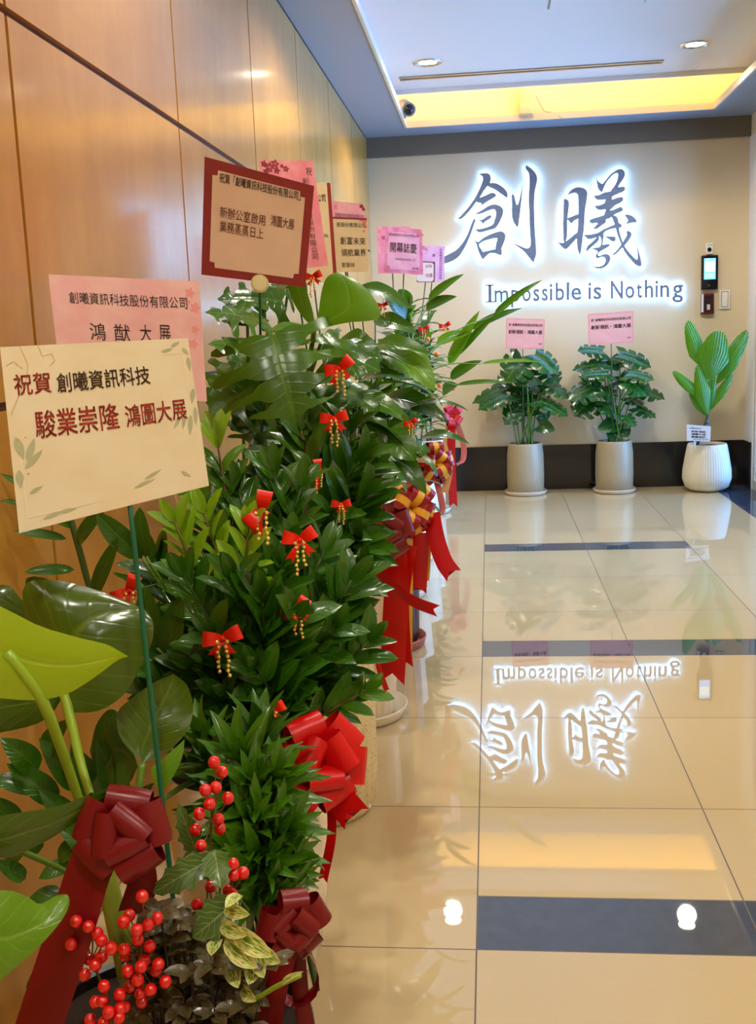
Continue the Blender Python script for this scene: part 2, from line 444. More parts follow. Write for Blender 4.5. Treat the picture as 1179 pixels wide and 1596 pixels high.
# ------------------------------------------------------------------ the room
mb = MB(); box(mb, (XL - .1, YF, -.05), (2.6, YB + .1, 0)); struct('floor', mb, FLOOR, smooth=False)
mb = MB(); box(mb, (XL - .12, YF, 0), (XL - .012, YB, SOFF + .3), 1)
cols = [YF, -1.18, -.14, .90, 1.945, 3.03, 4.05, 5.06, 6.07, 7.08, YB]; zrows = [0, 1.10, 1.80, SOFF]
for i in range(len(cols) - 1):
    for j in range(3):
        box(mb, (XL - .012, cols[i] + .006, zrows[j] + .008), (XL, cols[i + 1] - .006, zrows[j + 1] - .008), 0)
struct('wall_left', mb, [WOOD, GROOVE], smooth=False)
mb = MB(); box(mb, (XL - .12, YB, 0), (XR + .2, YB + .1, 3.05)); struct('wall_back', mb, WALLPAPER, smooth=False)
mb = MB(); box(mb, (XL, YB - .012, 0), (XR, YB, .333)); box(mb, (XR - .012, 7.76, 0), (XR, YB - .012, .333)); struct('baseboard_back', mb, GRANITE, smooth=False)
mb = MB(); box(mb, (XL, YB - .035, 2.462), (XR, YB, SOFF)); struct('trim_1', mb, BEAM, smooth=False)
mb = MB(); box(mb, (XR, YF, 0), (XR + .12, 4.33, 2.462)); box(mb, (XR, YF, 2.462), (XR + .14, YB, 3.05)); struct('wall_right', mb, WALLPAPER, smooth=False)
mb = MB(); box(mb, (XR, 7.74, .333), (XR + .12, YB, 2.462)); box(mb, (XR, 7.74, 0), (XR + .12, YB, .333)); struct('trim_3', mb, plain('white_return', (236, 234, 236), .5, vary=.01), smooth=False)
mb = MB(); box(mb, (XL - .12, YF - .1, 0), (XR + .2, YF, 3.05)); struct('wall_front', mb, WALLPAPER, smooth=False)
# soffit round the tray, tray walls, floating panel
OX0, OX1, OY0, OY1 = -.545, 1.54, -2.0, 7.62
mb = MB()
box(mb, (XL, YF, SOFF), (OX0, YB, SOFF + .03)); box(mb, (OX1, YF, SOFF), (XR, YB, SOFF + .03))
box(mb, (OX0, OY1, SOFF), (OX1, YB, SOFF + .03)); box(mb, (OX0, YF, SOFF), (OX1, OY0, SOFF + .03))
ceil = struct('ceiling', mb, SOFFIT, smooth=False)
mb = MB(); box(mb, (XL, YF, 2.98), (XR, YB, 3.04)); box(mb, (-.76, YF, SOFF + .03), (-.72, OY1 + .03, 2.98)); box(mb, (1.81, YF, SOFF + .03), (1.85, OY1 + .03, 2.98))
box(mb, (-.76, OY1 + .003, SOFF + .03), (1.85, OY1 + .04, 2.98)); box(mb, (-.76, OY0 - .04, SOFF + .03), (1.85, OY0, 2.98))
struct('ceiling', mb, TRAYWALL, smooth=False)
PX0, PX1, PY1 = -.62, 1.72, 7.42
mb = MB(); box(mb, (PX0, OY0 + .1, PANEL), (PX1, PY1, PANEL + .02))
for a, b in (((PX0, PY1 - .02), (PX1, PY1)), ((PX0, OY0 + .1), (PX0 + .02, PY1)), ((PX1 - .02, OY0 + .1), (PX1, PY1))):
    box(mb, (*a, PANEL - .028), (*b, PANEL + .05))
struct('ceiling', mb, PAINT, smooth=False)
mb = MB(); t_ = .014
box(mb, (OX0, OY1 - t_, SOFF - .006), (OX1, OY1, SOFF + .036)); box(mb, (OX0 - .001, OY0, SOFF - .006), (OX0 + t_, OY1, SOFF + .036)); box(mb, (OX1 - t_, OY0, SOFF - .006), (OX1, OY1, SOFF + .036))
struct('trim_2', mb, plain('tray_edge_trim', (226, 214, 190), .4), smooth=False)
# glass front: two bays in slim frames
ALF = plain('cream_door_frame', (206, 198, 176), .35)
for n_, (a, b) in enumerate(((4.33, 6.03), (6.03, 7.74))):
    mb = MB(); X1 = XR + .005; X2 = XR + .06
    for y0, y1, z0, z1 in ((a, a + .05, 0, 2.462), (b - .05, b, 0, 2.462), (a + .05, b - .05, 0, .07), (a + .05, b - .05, 2.40, 2.462)):
        box(mb, (X1, y0, z0), (X2, y1, z1))
    wf = struct('window_%d' % (n_ + 1), mb, ALF, smooth=False)
    mb = MB(); box(mb, (XR + .03, a + .05, .07), (XR + .036, b - .05, 2.40)); obj('pane', mb, GLASS, wf, smooth=False)

# ------------------------------------------------------------------ ceiling lights, cove, ceiling fittings
LENS = plain('lit_lens', (255, 240, 215), .4, emit=(1, .88, .66), es=16)
def downlight(x, y, label, power=1.0):
    t = thing('downlight', (x, y, PANEL), label, 'ceiling light', 'recessed round ceiling lights')
    mb = MB(); lathe(mb, [(.066, .012), (.088, .004), (.092, -.002), (.088, -.006), (.070, -.007), (.064, .0), (.062, .012)], (x, y, PANEL), 40); obj('trim_ring', mb, CHROME, t)
    mb = MB(); lathe(mb, [(1e-4, -.002), (.04, -.0015), (.064, .001)], (x, y, PANEL), 40); obj('lens', mb, LENS, t)
    l = bpy.data.lights.new('downlight_lamp', 'SPOT'); l.energy = DOWNLIGHT_W * power; l.color = DOWNLIGHT_COL; l.spot_size = math.radians(150); l.spot_blend = .8; l.shadow_soft_size = .06
    o = bpy.data.objects.new('downlight_lamp', l); COL.objects.link(o); o.parent = t; o.location = (0, 0, -.075)
DL = []
for yy in (6.72, 4.55, 2.4, .3, -1.5):
    DL += [(-.33, yy), (1.24, yy)]
names = ['round recessed ceiling light near the bullet camera, left one of the lit pair', 'round recessed ceiling light at the right, beyond the end of the slot diffuser']
for i, (x, y) in enumerate(DL):
    downlight(x, y, names[i] if i < 2 else 'round recessed ceiling light further up the corridor ceiling, above the viewer', (1.9, 1.9, 1.5, 1.5, 1.6, 1.6, 2.1, 2.1, .9, .9)[i])
LED = plain('warm_led', (255, 200, 110), .5, emit=COVE_COL, es=COVE_STRENGTH)
for a, b, lb in (((PX0 + .03, PY1 - .005, PANEL + .055), (PX1 - .03, PY1 + .012, PANEL + .075), 'warm cove light strip hidden along the far tray edge'),
                 ((PX0 - .012, OY0 + .2, PANEL + .055), (PX0 + .005, PY1 - .03, PANEL + .075), 'warm cove light strip hidden along the left tray edge'),
                 ((PX1 - .005, OY0 + .2, PANEL + .055), (PX1 + .012, PY1 - .03, PANEL + .075), 'warm cove light strip hidden along the right tray edge')):
    mb = MB(); c_ = [(a[i] + b[i]) / 2 for i in range(3)]; box(mb, a, b); tag(obj('light_strip', mb, LED, loc=c_, smooth=False), lb, 'light', 'cove light strips')
# slot diffuser
t = thing('slot_diffuser', (.29, 7.08, PANEL), 'long narrow aluminium air slot set in the white ceiling', 'air vent')
mb = MB(); box(mb, (-.53, 7.040, PANEL - .008), (1.11, 7.066, PANEL - .0005)); box(mb, (-.53, 7.094, PANEL - .008), (1.11, 7.120, PANEL - .0005)); box(mb, (-.53, 7.066, PANEL - .006), (-.515, 7.094, PANEL - .0005)); box(mb, (1.095, 7.066, PANEL - .006), (1.11, 7.094, PANEL - .0005))
obj('frame', mb, ALU, t, smooth=False)
mb = MB(); box(mb, (-.515, 7.066, PANEL - .003), (1.095, 7.094, PANEL - .0005)); obj('slot', mb, plain('slot_shadow', (120, 112, 96), .6), t, smooth=False)
# access panel
t = thing('ceiling_hatch', (.58, 5.45, PANEL), 'square flush access hatch in the white ceiling at the top of the picture', 'hatch')
mb = MB(); box(mb, (.335, 5.25, PANEL - .003), (.82, 5.80, PANEL - .0004)); obj('hatch_frame', mb, plain('hatch_edge', (120, 122, 128), .5), t, smooth=False)
mb = MB(); box(mb, (.341, 5.256, PANEL - .005), (.814, 5.794, PANEL - .0028)); obj('hatch_door', mb, PAINT, t, smooth=False)
# bullet camera hung in the tray corner
cp = at(634, 168, 7.35)
t = thing('security_camera', cp, 'small silver bullet security camera in the left corner of the lit ceiling tray', 'security camera')
dirc = V((.35, -1, -.42)).normalized(); SIL = plain('silver_paint', (206, 196, 172), .4, .2)
mb = MB(); tube(mb, [cp - dirc * .085, cp - dirc * .078, cp + dirc * .06, cp + dirc * .062], [.034, .044, .044, .040], 20); obj('housing', mb, SIL, t, sharp=40)
mb = MB(); tube(mb, [cp + dirc * .058, cp + dirc * .066], [.046, .046], 20); tube(mb, [cp + dirc * .06, cp + dirc * .068], [.046, .043], 20); obj('front_ring', mb, plain('grey_ring', (150, 145, 138), .4), t, sharp=40)
mb = MB(); ball(mb, cp + dirc * .060, .037, 16, 10); obj('lens', mb, plain('camera_glass', (28, 24, 40), .08), t)
mb = MB(); foot = V((-.535, cp.y + .03, SOFF + .036)); tube(mb, spline([cp - dirc * .03 - V((0, 0, .03)), cp + V((-.01, .02, -.06)), foot], 8), .006, 8); tube(mb, [foot, foot + V((0, 0, .006))], .022, 14); obj('bracket', mb, SIL, t)
mb = MB(); tube(mb, spline([cp - dirc * .07, cp + V((-.05, .08, -.05)), foot + V((-.02, .05, 0))], 10), .0025, 6); obj('cable', mb, plain('cable_grey', (120, 105, 80), .5), t)
# transparent junction box and loose wire on the cove wall
cj = at(820, 160, OY1 - .02)
t = thing('junction_box', cj, 'pale plastic junction box fixed on the yellow lit cove wall', 'electrical box')
mb = MB(); box(mb, cj - V((.045, .018, .075)), cj + V((.045, .021, .085))); obj('cover', mb, plain('pale_plastic', (238, 222, 170), .3), t, bevel=.004)
mb = MB(); box(mb, cj - V((.05, .012, .085)), cj + V((.05, .021, -.072))); obj('base_flange', mb, plain('pale_plastic_base', (225, 205, 160), .4), t, bevel=.003)
mb = MB(); tube(mb, spline([at(836, 150, 7.6), at(848, 172, 7.61), at(862, 176, 7.61), at(876, 184, 7.605)], 16), .0018, 6); tag(obj('wire', mb, plain('brown_wire', (150, 100, 40), .5), loc=at(836, 150, 7.6)), 'thin loose wire running down the yellow cove wall from the junction box', 'wire')

# ------------------------------------------------------------------ wall fittings by the glass door
def wallbox(mb, px0, py0, px1, py1, depth, back=YB):
    a = at(px0, py1, back); b = at(px1, py0, back); box(mb, (a.x, back - depth, a.z), (b.x, back, b.z)); return mb
def wc(px, py): p = at(px, py, YB); return p
t = thing('access_terminal', wc(1106, 425), 'black face scan access terminal with lit blue screen on the cream wall', 'access terminal')
mb = MB(); wallbox(mb, 1092.5, 397.5, 1119, 452, .028); obj('housing', mb, BLACKPL, t, bevel=.006)
SCR = plain('lit_screen', (60, 110, 170), .2, emit=(.10, .34, .75), es=1.6); SC2 = plain('lit_screen_picture', (200, 225, 240), .2, emit=(.55, .78, .95), es=1.1)
mb = MB(); wallbox(mb, 1096.5, 402.5, 1115, 436, .0292); obj('screen', mb, SCR, t, smooth=False)
mb = MB(); wallbox(mb, 1098, 407, 1113.5, 424, .0296); wallbox(mb, 1098, 427.5, 1112.5, 429, .0296); wallbox(mb, 1098, 431, 1112.5, 432.5, .0296); wallbox(mb, 1098, 403.5, 1106, 404.8, .0296); obj('screen_picture', mb, SC2, t, smooth=False)
mb = MB(); c_ = at(1105.5, 445, YB - .0285); tube(mb, [c_, c_ - V((0, .0012, 0))], .007, 16); obj('home_key', mb, plain('grey_key', (90, 92, 98), .3), t)
t = thing('card_reader', wc(1102, 473), 'dark red and white card reader box under the black access terminal', 'card reader')
mb = MB(); wallbox(mb, 1092, 457, 1112.5, 490, .03); obj('housing', mb, plain('maroon_plastic', (112, 24, 34), .25), t, bevel=.005)
mb = MB(); wallbox(mb, 1096.5, 460, 1110.5, 486, .0315); obj('front_panel', mb, plain('smoked_panel', (48, 30, 34), .2), t, smooth=False)
mb = MB(); wallbox(mb, 1092.3, 458.5, 1096, 487, .0318); obj('light_bar', mb, plain('white_bar', (228, 226, 235), .3), t, smooth=False)
mb = MB(); wallbox(mb, 1101, 474.5, 1106, 483, .0322); obj('label_sticker', mb, plain('sticker', (214, 208, 204), .5), t, smooth=False)
t = thing('push_button', wc(1106, 387), 'small white push button plate above the black access terminal', 'button')
mb = MB(); wallbox(mb, 1100.5, 378.5, 1112, 397, .012); obj('plate', mb, WHITEPL, t, bevel=.003)
mb = MB(); c_ = at(1106.3, 389, YB - .012); lathe(mb, [(1e-4, 0), (.014, 0), (.016, .002)], (0, 0, 0), 20); mb.v = [V((c_.x + p.x, c_.y - .004 + p.z, c_.z + p.y)) for p in mb.v]; tube(mb, [c_, c_ - V((0, .004, 0))], .0145, 20); obj('button_cap', mb, plain('button_grey', (196, 192, 184), .3), t)
mb = MB(); wallbox(mb, 1102.5, 381.5, 1110.5, 382.6, .0126); obj('label_strip', mb, plain('button_print', (110, 104, 98), .5), t, smooth=False)
t = thing('light_switch', wc(1129, 467), 'cream rocker light switch plate to the right of the access terminal', 'light switch')
mb = MB(); wallbox(mb, 1121.5, 452, 1138, 482, .010); obj('plate', mb, WHITEPL, t, bevel=.003)
mb = MB(); wallbox(mb, 1125, 455, 1134.5, 478, .0125); obj('rocker', mb, plain('rocker_cream', (240, 234, 220), .3), t, bevel=.002)
mb = MB(); wallbox(mb, 1124, 454, 1135.4, 479, .0104); obj('rocker_gap', mb, plain('gap_shadow', (120, 108, 90), .5), t, smooth=False)

# ------------------------------------------------------------------ halo-lit wall sign
k = N('brushed_steel'); k.set(Base_Color=k.mix(k.noise(9, 3, k.coord('Object', (1, 1, 6))), lin((104, 118, 142)), lin((134, 148, 172))), Metallic=.35, Roughness=.4)
STEEL = k.m
HALO = plain('halo_led', (230, 240, 255), .5, emit=SIGN_COL, es=SIGN_STRENGTH)
CH1 = [[(398,215),(440,208),(490,208),(515,228),(524,262),(515,310),(487,345),(450,395),(405,470),(365,520),(300,605),(215,695),(165,697),(200,665),(280,575),(340,490),(385,410),(420,330),(438,265),(425,235)],
[(500,318),(560,312),(630,340),(690,395),(706,440),(697,470),(640,435),(570,385),(487,345)],
[(390,478),(430,462),(470,445),(530,418),(565,425),(580,448),(560,470),(490,510),(425,553),(418,530),(370,520)],
[(357,650),(420,610),(500,560),(560,543),(620,560),(655,595),(657,640),(630,715),(585,790),(545,812),(480,830),(420,845),(390,843),(357,815),(420,808),(490,787),(545,760),(565,710),(578,650),(572,610),(550,597),(500,610),(430,640)],
[(390,712),(430,708),(480,675),(515,660),(532,678),(515,700),(470,725),(428,758),(425,735)],
[(335,708),(360,715),(350,740),(320,830),(285,920),(235,1025),(175,1110),(100,1160),(22,1185),(-60,1192),(-60,1150),(22,1105),(80,1075),(150,1035),(210,970),(260,890),(300,790)],
[(340,920),(370,945),(395,955),(400,1000),(430,1040),(440,1060),(465,1095),(437,1140),(405,1090),(385,1040),(365,970)],
[(385,960),(430,915),(500,875),(580,845),(640,835),(675,860),(682,900),(665,960),(640,1020),(645,1060),(635,1092),(610,1090),(575,1060),(572,1010),(590,930),(585,908),(520,920),(440,945),(400,972)],
[(430,1062),(500,1045),(560,1030),(640,1040),(645,1060),(640,1090),(600,1085),(545,1068),(500,1080),(437,1140),(425,1100)],
[(750,435),(778,455),(792,510),(808,550),(830,500),(850,410),(866,330),(862,420),(850,550),(835,680),(818,785),(795,775),(765,725),(750,650),(750,540)],
[(908,122),(960,155),(1010,210),(1027,270),(1010,360),(997,430),(992,560),(995,700),(1000,830),(1010,950),(1015,1080),(1000,1130),(982,1168),(930,1110),(880,1050),(820,1005),(762,965),(830,990),(910,1020),(945,1000),(955,960),(945,830),(940,650),(932,500),(937,380),(940,270),(930,200),(898,155)]]
CH2 = [[(135,490),(160,488),(188,515),(188,580),(175,680),(172,800),(165,920),(135,950),(128,870),(125,750),(130,640),(132,560)],
[(180,440),(205,395),(260,362),(320,360),(365,378),(388,415),(385,480),(365,600),(357,720),(350,830),(340,900),(328,1000),(318,1060),(303,1085),(285,1030),(275,960),(275,880),(285,800),(290,680),(292,560),(285,440),(240,420)],
[(170,695),(210,680),(290,650),(300,690),(240,725),(220,748),(190,725)],
[(70,950),(110,962),(145,950),(200,910),(275,850),(290,890),(230,960),(160,1028),(115,1005)],
[(485,255),(510,300),(545,320),(560,340),(555,400),(540,410),(510,380),(495,320)],
[(545,335),(580,290),(640,220),(700,175),(750,160),(785,180),(797,225),(775,275),(740,325),(710,380),(660,420),(640,400),(690,330),(715,270),(722,220),(700,205),(650,240),(600,300),(570,360),(550,410),(535,400)],
[(460,455),(520,440),(570,415),(650,400),(720,360),(780,352),(798,375),(780,405),(720,430),(660,460),(640,480),(590,490),(520,497),(490,490)],
[(470,560),(510,555),(570,530),(590,490),(650,490),(720,468),(765,465),(778,490),(750,525),(690,555),(640,600),(585,600),(520,605),(490,590)],
[(590,470),(655,460),(640,560),(640,610),(720,580),(755,572),(772,600),(760,620),(700,645),(660,670),(600,690),(570,650),(585,610)],
[(410,720),(440,700),(520,675),(600,650),(650,660),(640,690),(590,710),(590,740),(540,775),(500,805),(450,810),(475,780),(500,745),(440,750),(420,740)],
[(650,670),(690,665),(720,700),(730,760),(735,830),(760,920),(800,1010),(860,1085),(920,1140),(935,1100),(925,990),(945,1060),(965,1130),(975,1190),(960,1215),(910,1195),(850,1130),(790,1050),(750,960),(715,870),(690,780),(670,720)],
[(350,875),(420,870),(500,850),(560,815),(640,780),(720,745),(755,760),(760,790),(720,800),(650,810),(580,840),(550,880),(480,905),(410,922),(380,905)],
[(795,655),(850,658),(900,690),(922,735),(870,742),(805,757),(828,720),(815,690)],
[(815,830),(850,840),(868,870),(840,930),(790,990),(740,1040),(690,1085),(655,1088),(700,1050),(750,985),(790,920),(815,880)],
[(490,900),(520,905),(500,950),(440,1000),(380,1055),(385,1000),(430,960)],
[(570,890),(640,890),(690,895),(690,940),(650,940),(610,910)],
[(515,860),(565,870),(560,930),(555,980),(590,975),(630,975),(620,1000),(560,1035),(520,1060),(500,1085),(520,1100),(580,1080),(620,1090),(638,1130),(620,1180),(575,1225),(510,1240),(450,1215),(510,1218),(560,1200),(585,1160),(580,1125),(550,1110),(490,1128),(480,1090),(500,1050),(440,1020),(500,1010),(530,990),(540,930)]]
def smooth_closed(P, k=3):
    n = len(P); out = []
    for i in range(n):
        a, b, c, d = P[i - 1], P[i], P[(i + 1) % n], P[(i + 2) % n]
        for j in range(k):
            u = j / k; out.append(tuple(.5 * (2 * b[q] + (c[q] - a[q]) * u + (2 * a[q] - 5 * b[q] + 4 * c[q] - d[q]) * u * u + (3 * b[q] - a[q] - 3 * c[q] + d[q]) * u ** 3) for q in (0, 1)))
    return out
def prism(mb, P, y0, y1, sides=True):
    """P: outline in wall coordinates (x, z); front at y0"""
    n = len(P); tri = tessellate_polygon([[V((x, z, 0)) for x, z in P]])
    fr = [(x, y0, z) for x, z in P]; bk = [(x, y1, z) for x, z in P]; fs = []
    for t3 in tri:
        a, b, c = (V((P[i][0], P[i][1], 0)) for i in t3); s = (b - a).cross(c - a).z
        t3 = tuple(t3) if s > 0 else tuple(reversed(t3)); fs.append(t3); fs.append(tuple(n + i for i in reversed(t3)))
    area = sum(P[i][0] * P[(i + 1) % n][1] - P[(i + 1) % n][0] * P[i][1] for i in range(n))
    if sides:
        for i in range(n):
            j = (i + 1) % n; fs.append((i, n + i, n + j, j) if area > 0 else (j, n + j, n + i, i))
    return mb.add(fr + bk, fs)
YS0, YS1 = YB - .048, YB - .027
for (strokes, ox, oy, lb) in ((CH1, 690, 240, 'large halo lit steel brush character, left one of the two on the cream wall'), (CH2, 860, 240, 'large halo lit steel brush character, right one of the two on the cream wall')):
    P0 = at(ox + 85, oy + 95, YS0)
    t = thing('sign_character', P0, lb, 'wall sign', 'brush characters of the wall sign')
    face, led = MB(), MB()
    for i, s in enumerate(strokes):
        W_ = []
        for x, y in smooth_closed([(a, b) for a, b in s]):
            p = at(ox + x / 6.935, oy + y / 6.935, YS0); W_.append((p.x, p.z))
        prism(face, W_, YS0 - .0001 * (i % 4), YS1); prism(led, W_, YS1 + .001, YS1 + .006)
        cx = sum(q[0] for q in W_) / len(W_); cz = sum(q[1] for q in W_) / len(W_)
        q0 = min(W_, key=lambda q: (q[0] - cx) ** 2 + (q[1] - cz) ** 2); q1 = (q0[0] * .9 + cx * .1, q0[1] * .9 + cz * .1)
        pins = MB(); tube(pins, [(q1[0], YS1, q1[1]), (q1[0], YB, q1[1])], .003, 6); obj('mounting_pin', pins, ALU, t)
    obj('letter_face', face, STEEL, t, smooth=False); obj('led_backing', led, HALO, t, smooth=False)
# slogan, letter by letter
# left and right edge of each letter along the line
LETT = [('I', 760, 768), ('m', 771, 793), ('p', 797, 811), ('o', 814.5, 828), ('s', 831.5, 841.6), ('s', 845, 854.8), ('i', 857.2, 861.8), ('b', 866.5, 880.5), ('l', 883.9, 888.3), ('e', 891, 907), ('i', 917.8, 922.3), ('s', 925.6, 938.5), ('N', 953, 972), ('o', 975.5, 990), ('t', 993, 1002), ('h', 1006, 1019.5), ('i', 1022.4, 1027), ('n', 1030, 1044.5), ('g', 1049, 1066)]
WHERE = ['first letter of the slogan', 'second letter of the slogan', 'with descender in the first word', 'in the middle of the first word', 'first of the double pair', 'second of the double pair', 'before the b of the first word', 'near the end of the first word', 'before the final e', 'ending the first word', 'starting the short middle word', 'ending the short middle word', 'capital starting the last word', 'after the capital N', 'before the h of the last word', 'after the t of the last word', 'near the end of the last word', 'second from the end', 'last letter of the slogan']
x_h = glyphs('x')[0]; XH = max(v[1] for v in x_h)
for i, (ch, xa, xb) in enumerate(LETT):
    vs, fs = glyphs(ch, swell=.017); mnx, mxx = min(v[0] for v in vs), max(v[0] for v in vs)
    base_y = 470.8 - (xa - 757) * .031; sc_px = 17.5 / XH
    pts = []
    for x, y in vs:
        px = xa + (x - mnx) / (mxx - mnx) * (xb - xa) if ch != 'I' else (xa + xb) / 2 + (x - (mnx + mxx) / 2) * sc_px
        pts.append((px, base_y - y * sc_px))
    t = thing('slogan_letter', at((xa + xb) / 2, base_y - 8, YS0), 'halo lit steel letter %s of the wall slogan, %s' % (ch, WHERE[i]), 'wall sign', 'letters of the wall slogan')
    face, led = MB(), MB()
    yf, ym, yb = YB - .030, YB - .020, YB - .016
    def put(mbx, y0, y1):
        o3 = [at(px, py, YS0) for px, py in pts]; n = len(o3); from collections import Counter
        ed = Counter(); ori = {}
        f2 = []
        for f in fs:
            A = sum(o3[f[q]].x * o3[f[(q + 1) % len(f)]].z - o3[f[(q + 1) % len(f)]].x * o3[f[q]].z for q in range(len(f)))
            f = tuple(f) if A > 0 else tuple(reversed(f)); f2.append(f)
            for q in range(len(f)): e = (f[q], f[(q + 1) % len(f)]); ed[tuple(sorted(e))] += 1; ori[tuple(sorted(e))] = e
        sides = [(e[0], n + e[0], n + e[1], e[1]) for kk, e in ori.items() if ed[kk] == 1]
        mbx.add([(p.x, y0, p.z) for p in o3] + [(p.x, y1, p.z) for p in o3], f2 + [tuple(n + q for q in reversed(f)) for f in f2] + sides)
        if ch == 'I':
            for zz in (max(p.z for p in o3), min(p.z for p in o3) + .010):
                xm = sum(p.x for p in o3) / n; box(mbx, (xm - .032, y0, zz - .010), (xm + .032, y1, zz))
    put(face, yf, ym); put(led, ym + .0005, yb)
    obj('letter_face', face, STEEL, t, smooth=False); obj('led_backing', led, HALO, t, smooth=False)
    p_ = at(*pts[0], YS0); mb = MB(); tube(mb, [(p_.x, yb, p_.z), (p_.x, YB, p_.z)], .0015, 6); obj('mounting_pin', mb, ALU, t)

# ------------------------------------------------------------------ leaves, pots, ribbons: materials
L_DARK = leafmat('dark_green_leaf', (48, 98, 12), (92, 138, 40), rough=.24, trans=.10)
L_MID = leafmat('green_leaf', (66, 116, 14), (116, 156, 48), rough=.27, trans=.16)
L_LIGHT = leafmat('bright_green_leaf', (98, 152, 20), (150, 190, 62), rough=.32, trans=.22)
L_LIME = leafmat('lime_green_leaf', (148, 186, 18), (182, 208, 60), rough=.35, trans=.30, side=.12)
L_OLIVE = leafmat('olive_green_leaf', (66, 96, 12), (124, 146, 44), rough=.24, trans=.18, side=.35, coat=.5)
L_MON = leafmat('monstera_leaf', (26, 84, 26), (110, 158, 80), rough=.2, trans=.12, veins=6)
L_PALM = leafmat('fan_palm_leaf', (84, 150, 14), (120, 176, 40), rough=.34, trans=.25, veins=0, side=.0)
L_VAR = leafmat('variegated_leaf', (104, 158, 34), (190, 200, 110), rough=.32, trans=.2, varieg=(242, 236, 160), vein_amt=.08)
L_HOLLY = leafmat('holly_leaf', (70, 104, 38), (150, 168, 100), rough=.33, trans=.05, veins=8, vein_amt=.6, side=.8)
L_SPOT = leafmat('speckled_leaf', (44, 68, 20), (112, 104, 60), rough=.4, trans=.05, veins=6, varieg=(100, 74, 54), vein_amt=.55, side=.8)
STEM = plain('green_stem', (92, 128, 36), .4, vary=.15)
DSTEM = plain('dark_stem', (62, 84, 28), .45, vary=.2)
BROWN = plain('brown_stem', (116, 88, 46), .6, vary=.2, scale=60)
SOIL = plain('potting_soil', (40, 28, 18), .95, vary=.5, scale=80)
GLAZE = plain('white_glaze', (232, 222, 204), .10, vary=.02, coat=.6)
k = N('speckled_cream'); sp = k.ramp(k.noise(240, 2, k.coord()), .56, .66)
k.set(Base_Color=k.mix(k.math('MULTIPLY', sp, .55), lin((222, 206, 164)), lin((120, 102, 62))), Roughness=.5, Coat_Weight=.2); SPECK = k.m
CREAMPOT = plain('cream_ribbed_pot', (232, 218, 188), .3, vary=.03)
BROWNPOT = plain('brown_ribbed_pot', (72, 34, 26), .3, vary=.15)
PINKSAUCER = plain('terracotta_saucer', (176, 92, 74), .4)
TAUPE = plain('taupe_pot', (176, 162, 132), .38, vary=.05)
WHITEPOT = plain('white_ribbed_pot', (232, 224, 204), .5, vary=.03)
BLACKPOT = plain('black_pot', (24, 22, 20), .3)
def satin(name, rgb, stripe=None, rough=.32):
    k = N(name); c = lin(rgb); oc = k.coord('UV', (60, 1, 1)); nz = k.noise(6, 3, k.coord())
    base = k.mix(nz, tuple(x * .86 for x in c), tuple(min(1, x * 1.12) for x in c))
    if stripe:
        uv = k.t.nodes.new('ShaderNodeSeparateXYZ'); k.l(k.coord('UV'), uv.inputs[0]); d = k.math('ABSOLUTE', k.math('MULTIPLY_ADD', uv.outputs[1], 2.0, -1.0))
        base = k.mix(k.math('LESS_THAN', d, .36), base, lin(stripe))
    k.set(Base_Color=base, Roughness=rough, Anisotropic=.4, Specular_IOR_Level=.4)
    k.bump(k.noise(40, 2, k.coord('Object', (1, 1, .2))), .08, .003)
    return k.m
R_MAROON = satin('maroon_satin', (112, 8, 18)); R_RED = satin('red_satin', (200, 6, 10)); R_GOLD = satin('red_gold_ribbon', (146, 6, 12), (226, 164, 40))
R_SCAR = satin('scarlet_satin', (226, 30, 8), rough=.28); R_YEL = satin('gold_ribbon', (220, 170, 62)); R_PINK = satin('pink_ribbon', (222, 120, 130)); R_PEACH = satin('peach_ribbon', (226, 176, 130))
GOLD = plain('gold_bead', (250, 214, 110), .25, .45, vary=.02)
BERRY = plain('red_berry', (214, 8, 12), .17, vary=.06, ior=1.75)

def soil(t, c, r, z):
    mb = MB(); rows = [[V((c[0] + r * i / 4 * math.cos(a * PI / 12), c[1] + r * i / 4 * math.sin(a * PI / 12), z + .006 * rnd.random())) for a in range(24)] for i in range(5)]
    rows = [[V((c[0], c[1], z + .01))] * 24] + rows[1:]; mb.grid(list(reversed(rows)), None, 0, closed=True); obj('soil', mb, SOIL, t)

def pot(t, c, prof, m, rib=0, ribs=0, n=64, saucer=None, soil_z=None, ribz=None):
    z0 = .012 if saucer else 0
    mb = MB(); lathe(mb, [(1e-3, z0)] + [(r, z + z0) for r, z in prof] + [(prof[-1][0] - .004, prof[-1][1] + .004 + z0), (prof[-1][0] - .012, prof[-1][1] + z0), (prof[-1][0] - .016, prof[-1][1] - .08 + z0)], (c[0], c[1], 0), n, rib, ribs, ribz=ribz)
    obj('pot', mb, m, t, sharp=60)
    if saucer:
        r, h, sm = saucer; mb = MB(); lathe(mb, [(1e-3, 0), (r * .86, 0), (r * .95, .006), (r, h), (r - .004, h + .003), (r - .010, h), (r * .85, .010), (1e-3, .0115)], (c[0], c[1], 0), 48); obj('saucer', mb, sm, t, sharp=60)
    if soil_z: soil(t, c, prof[-1][0] - .013, soil_z)

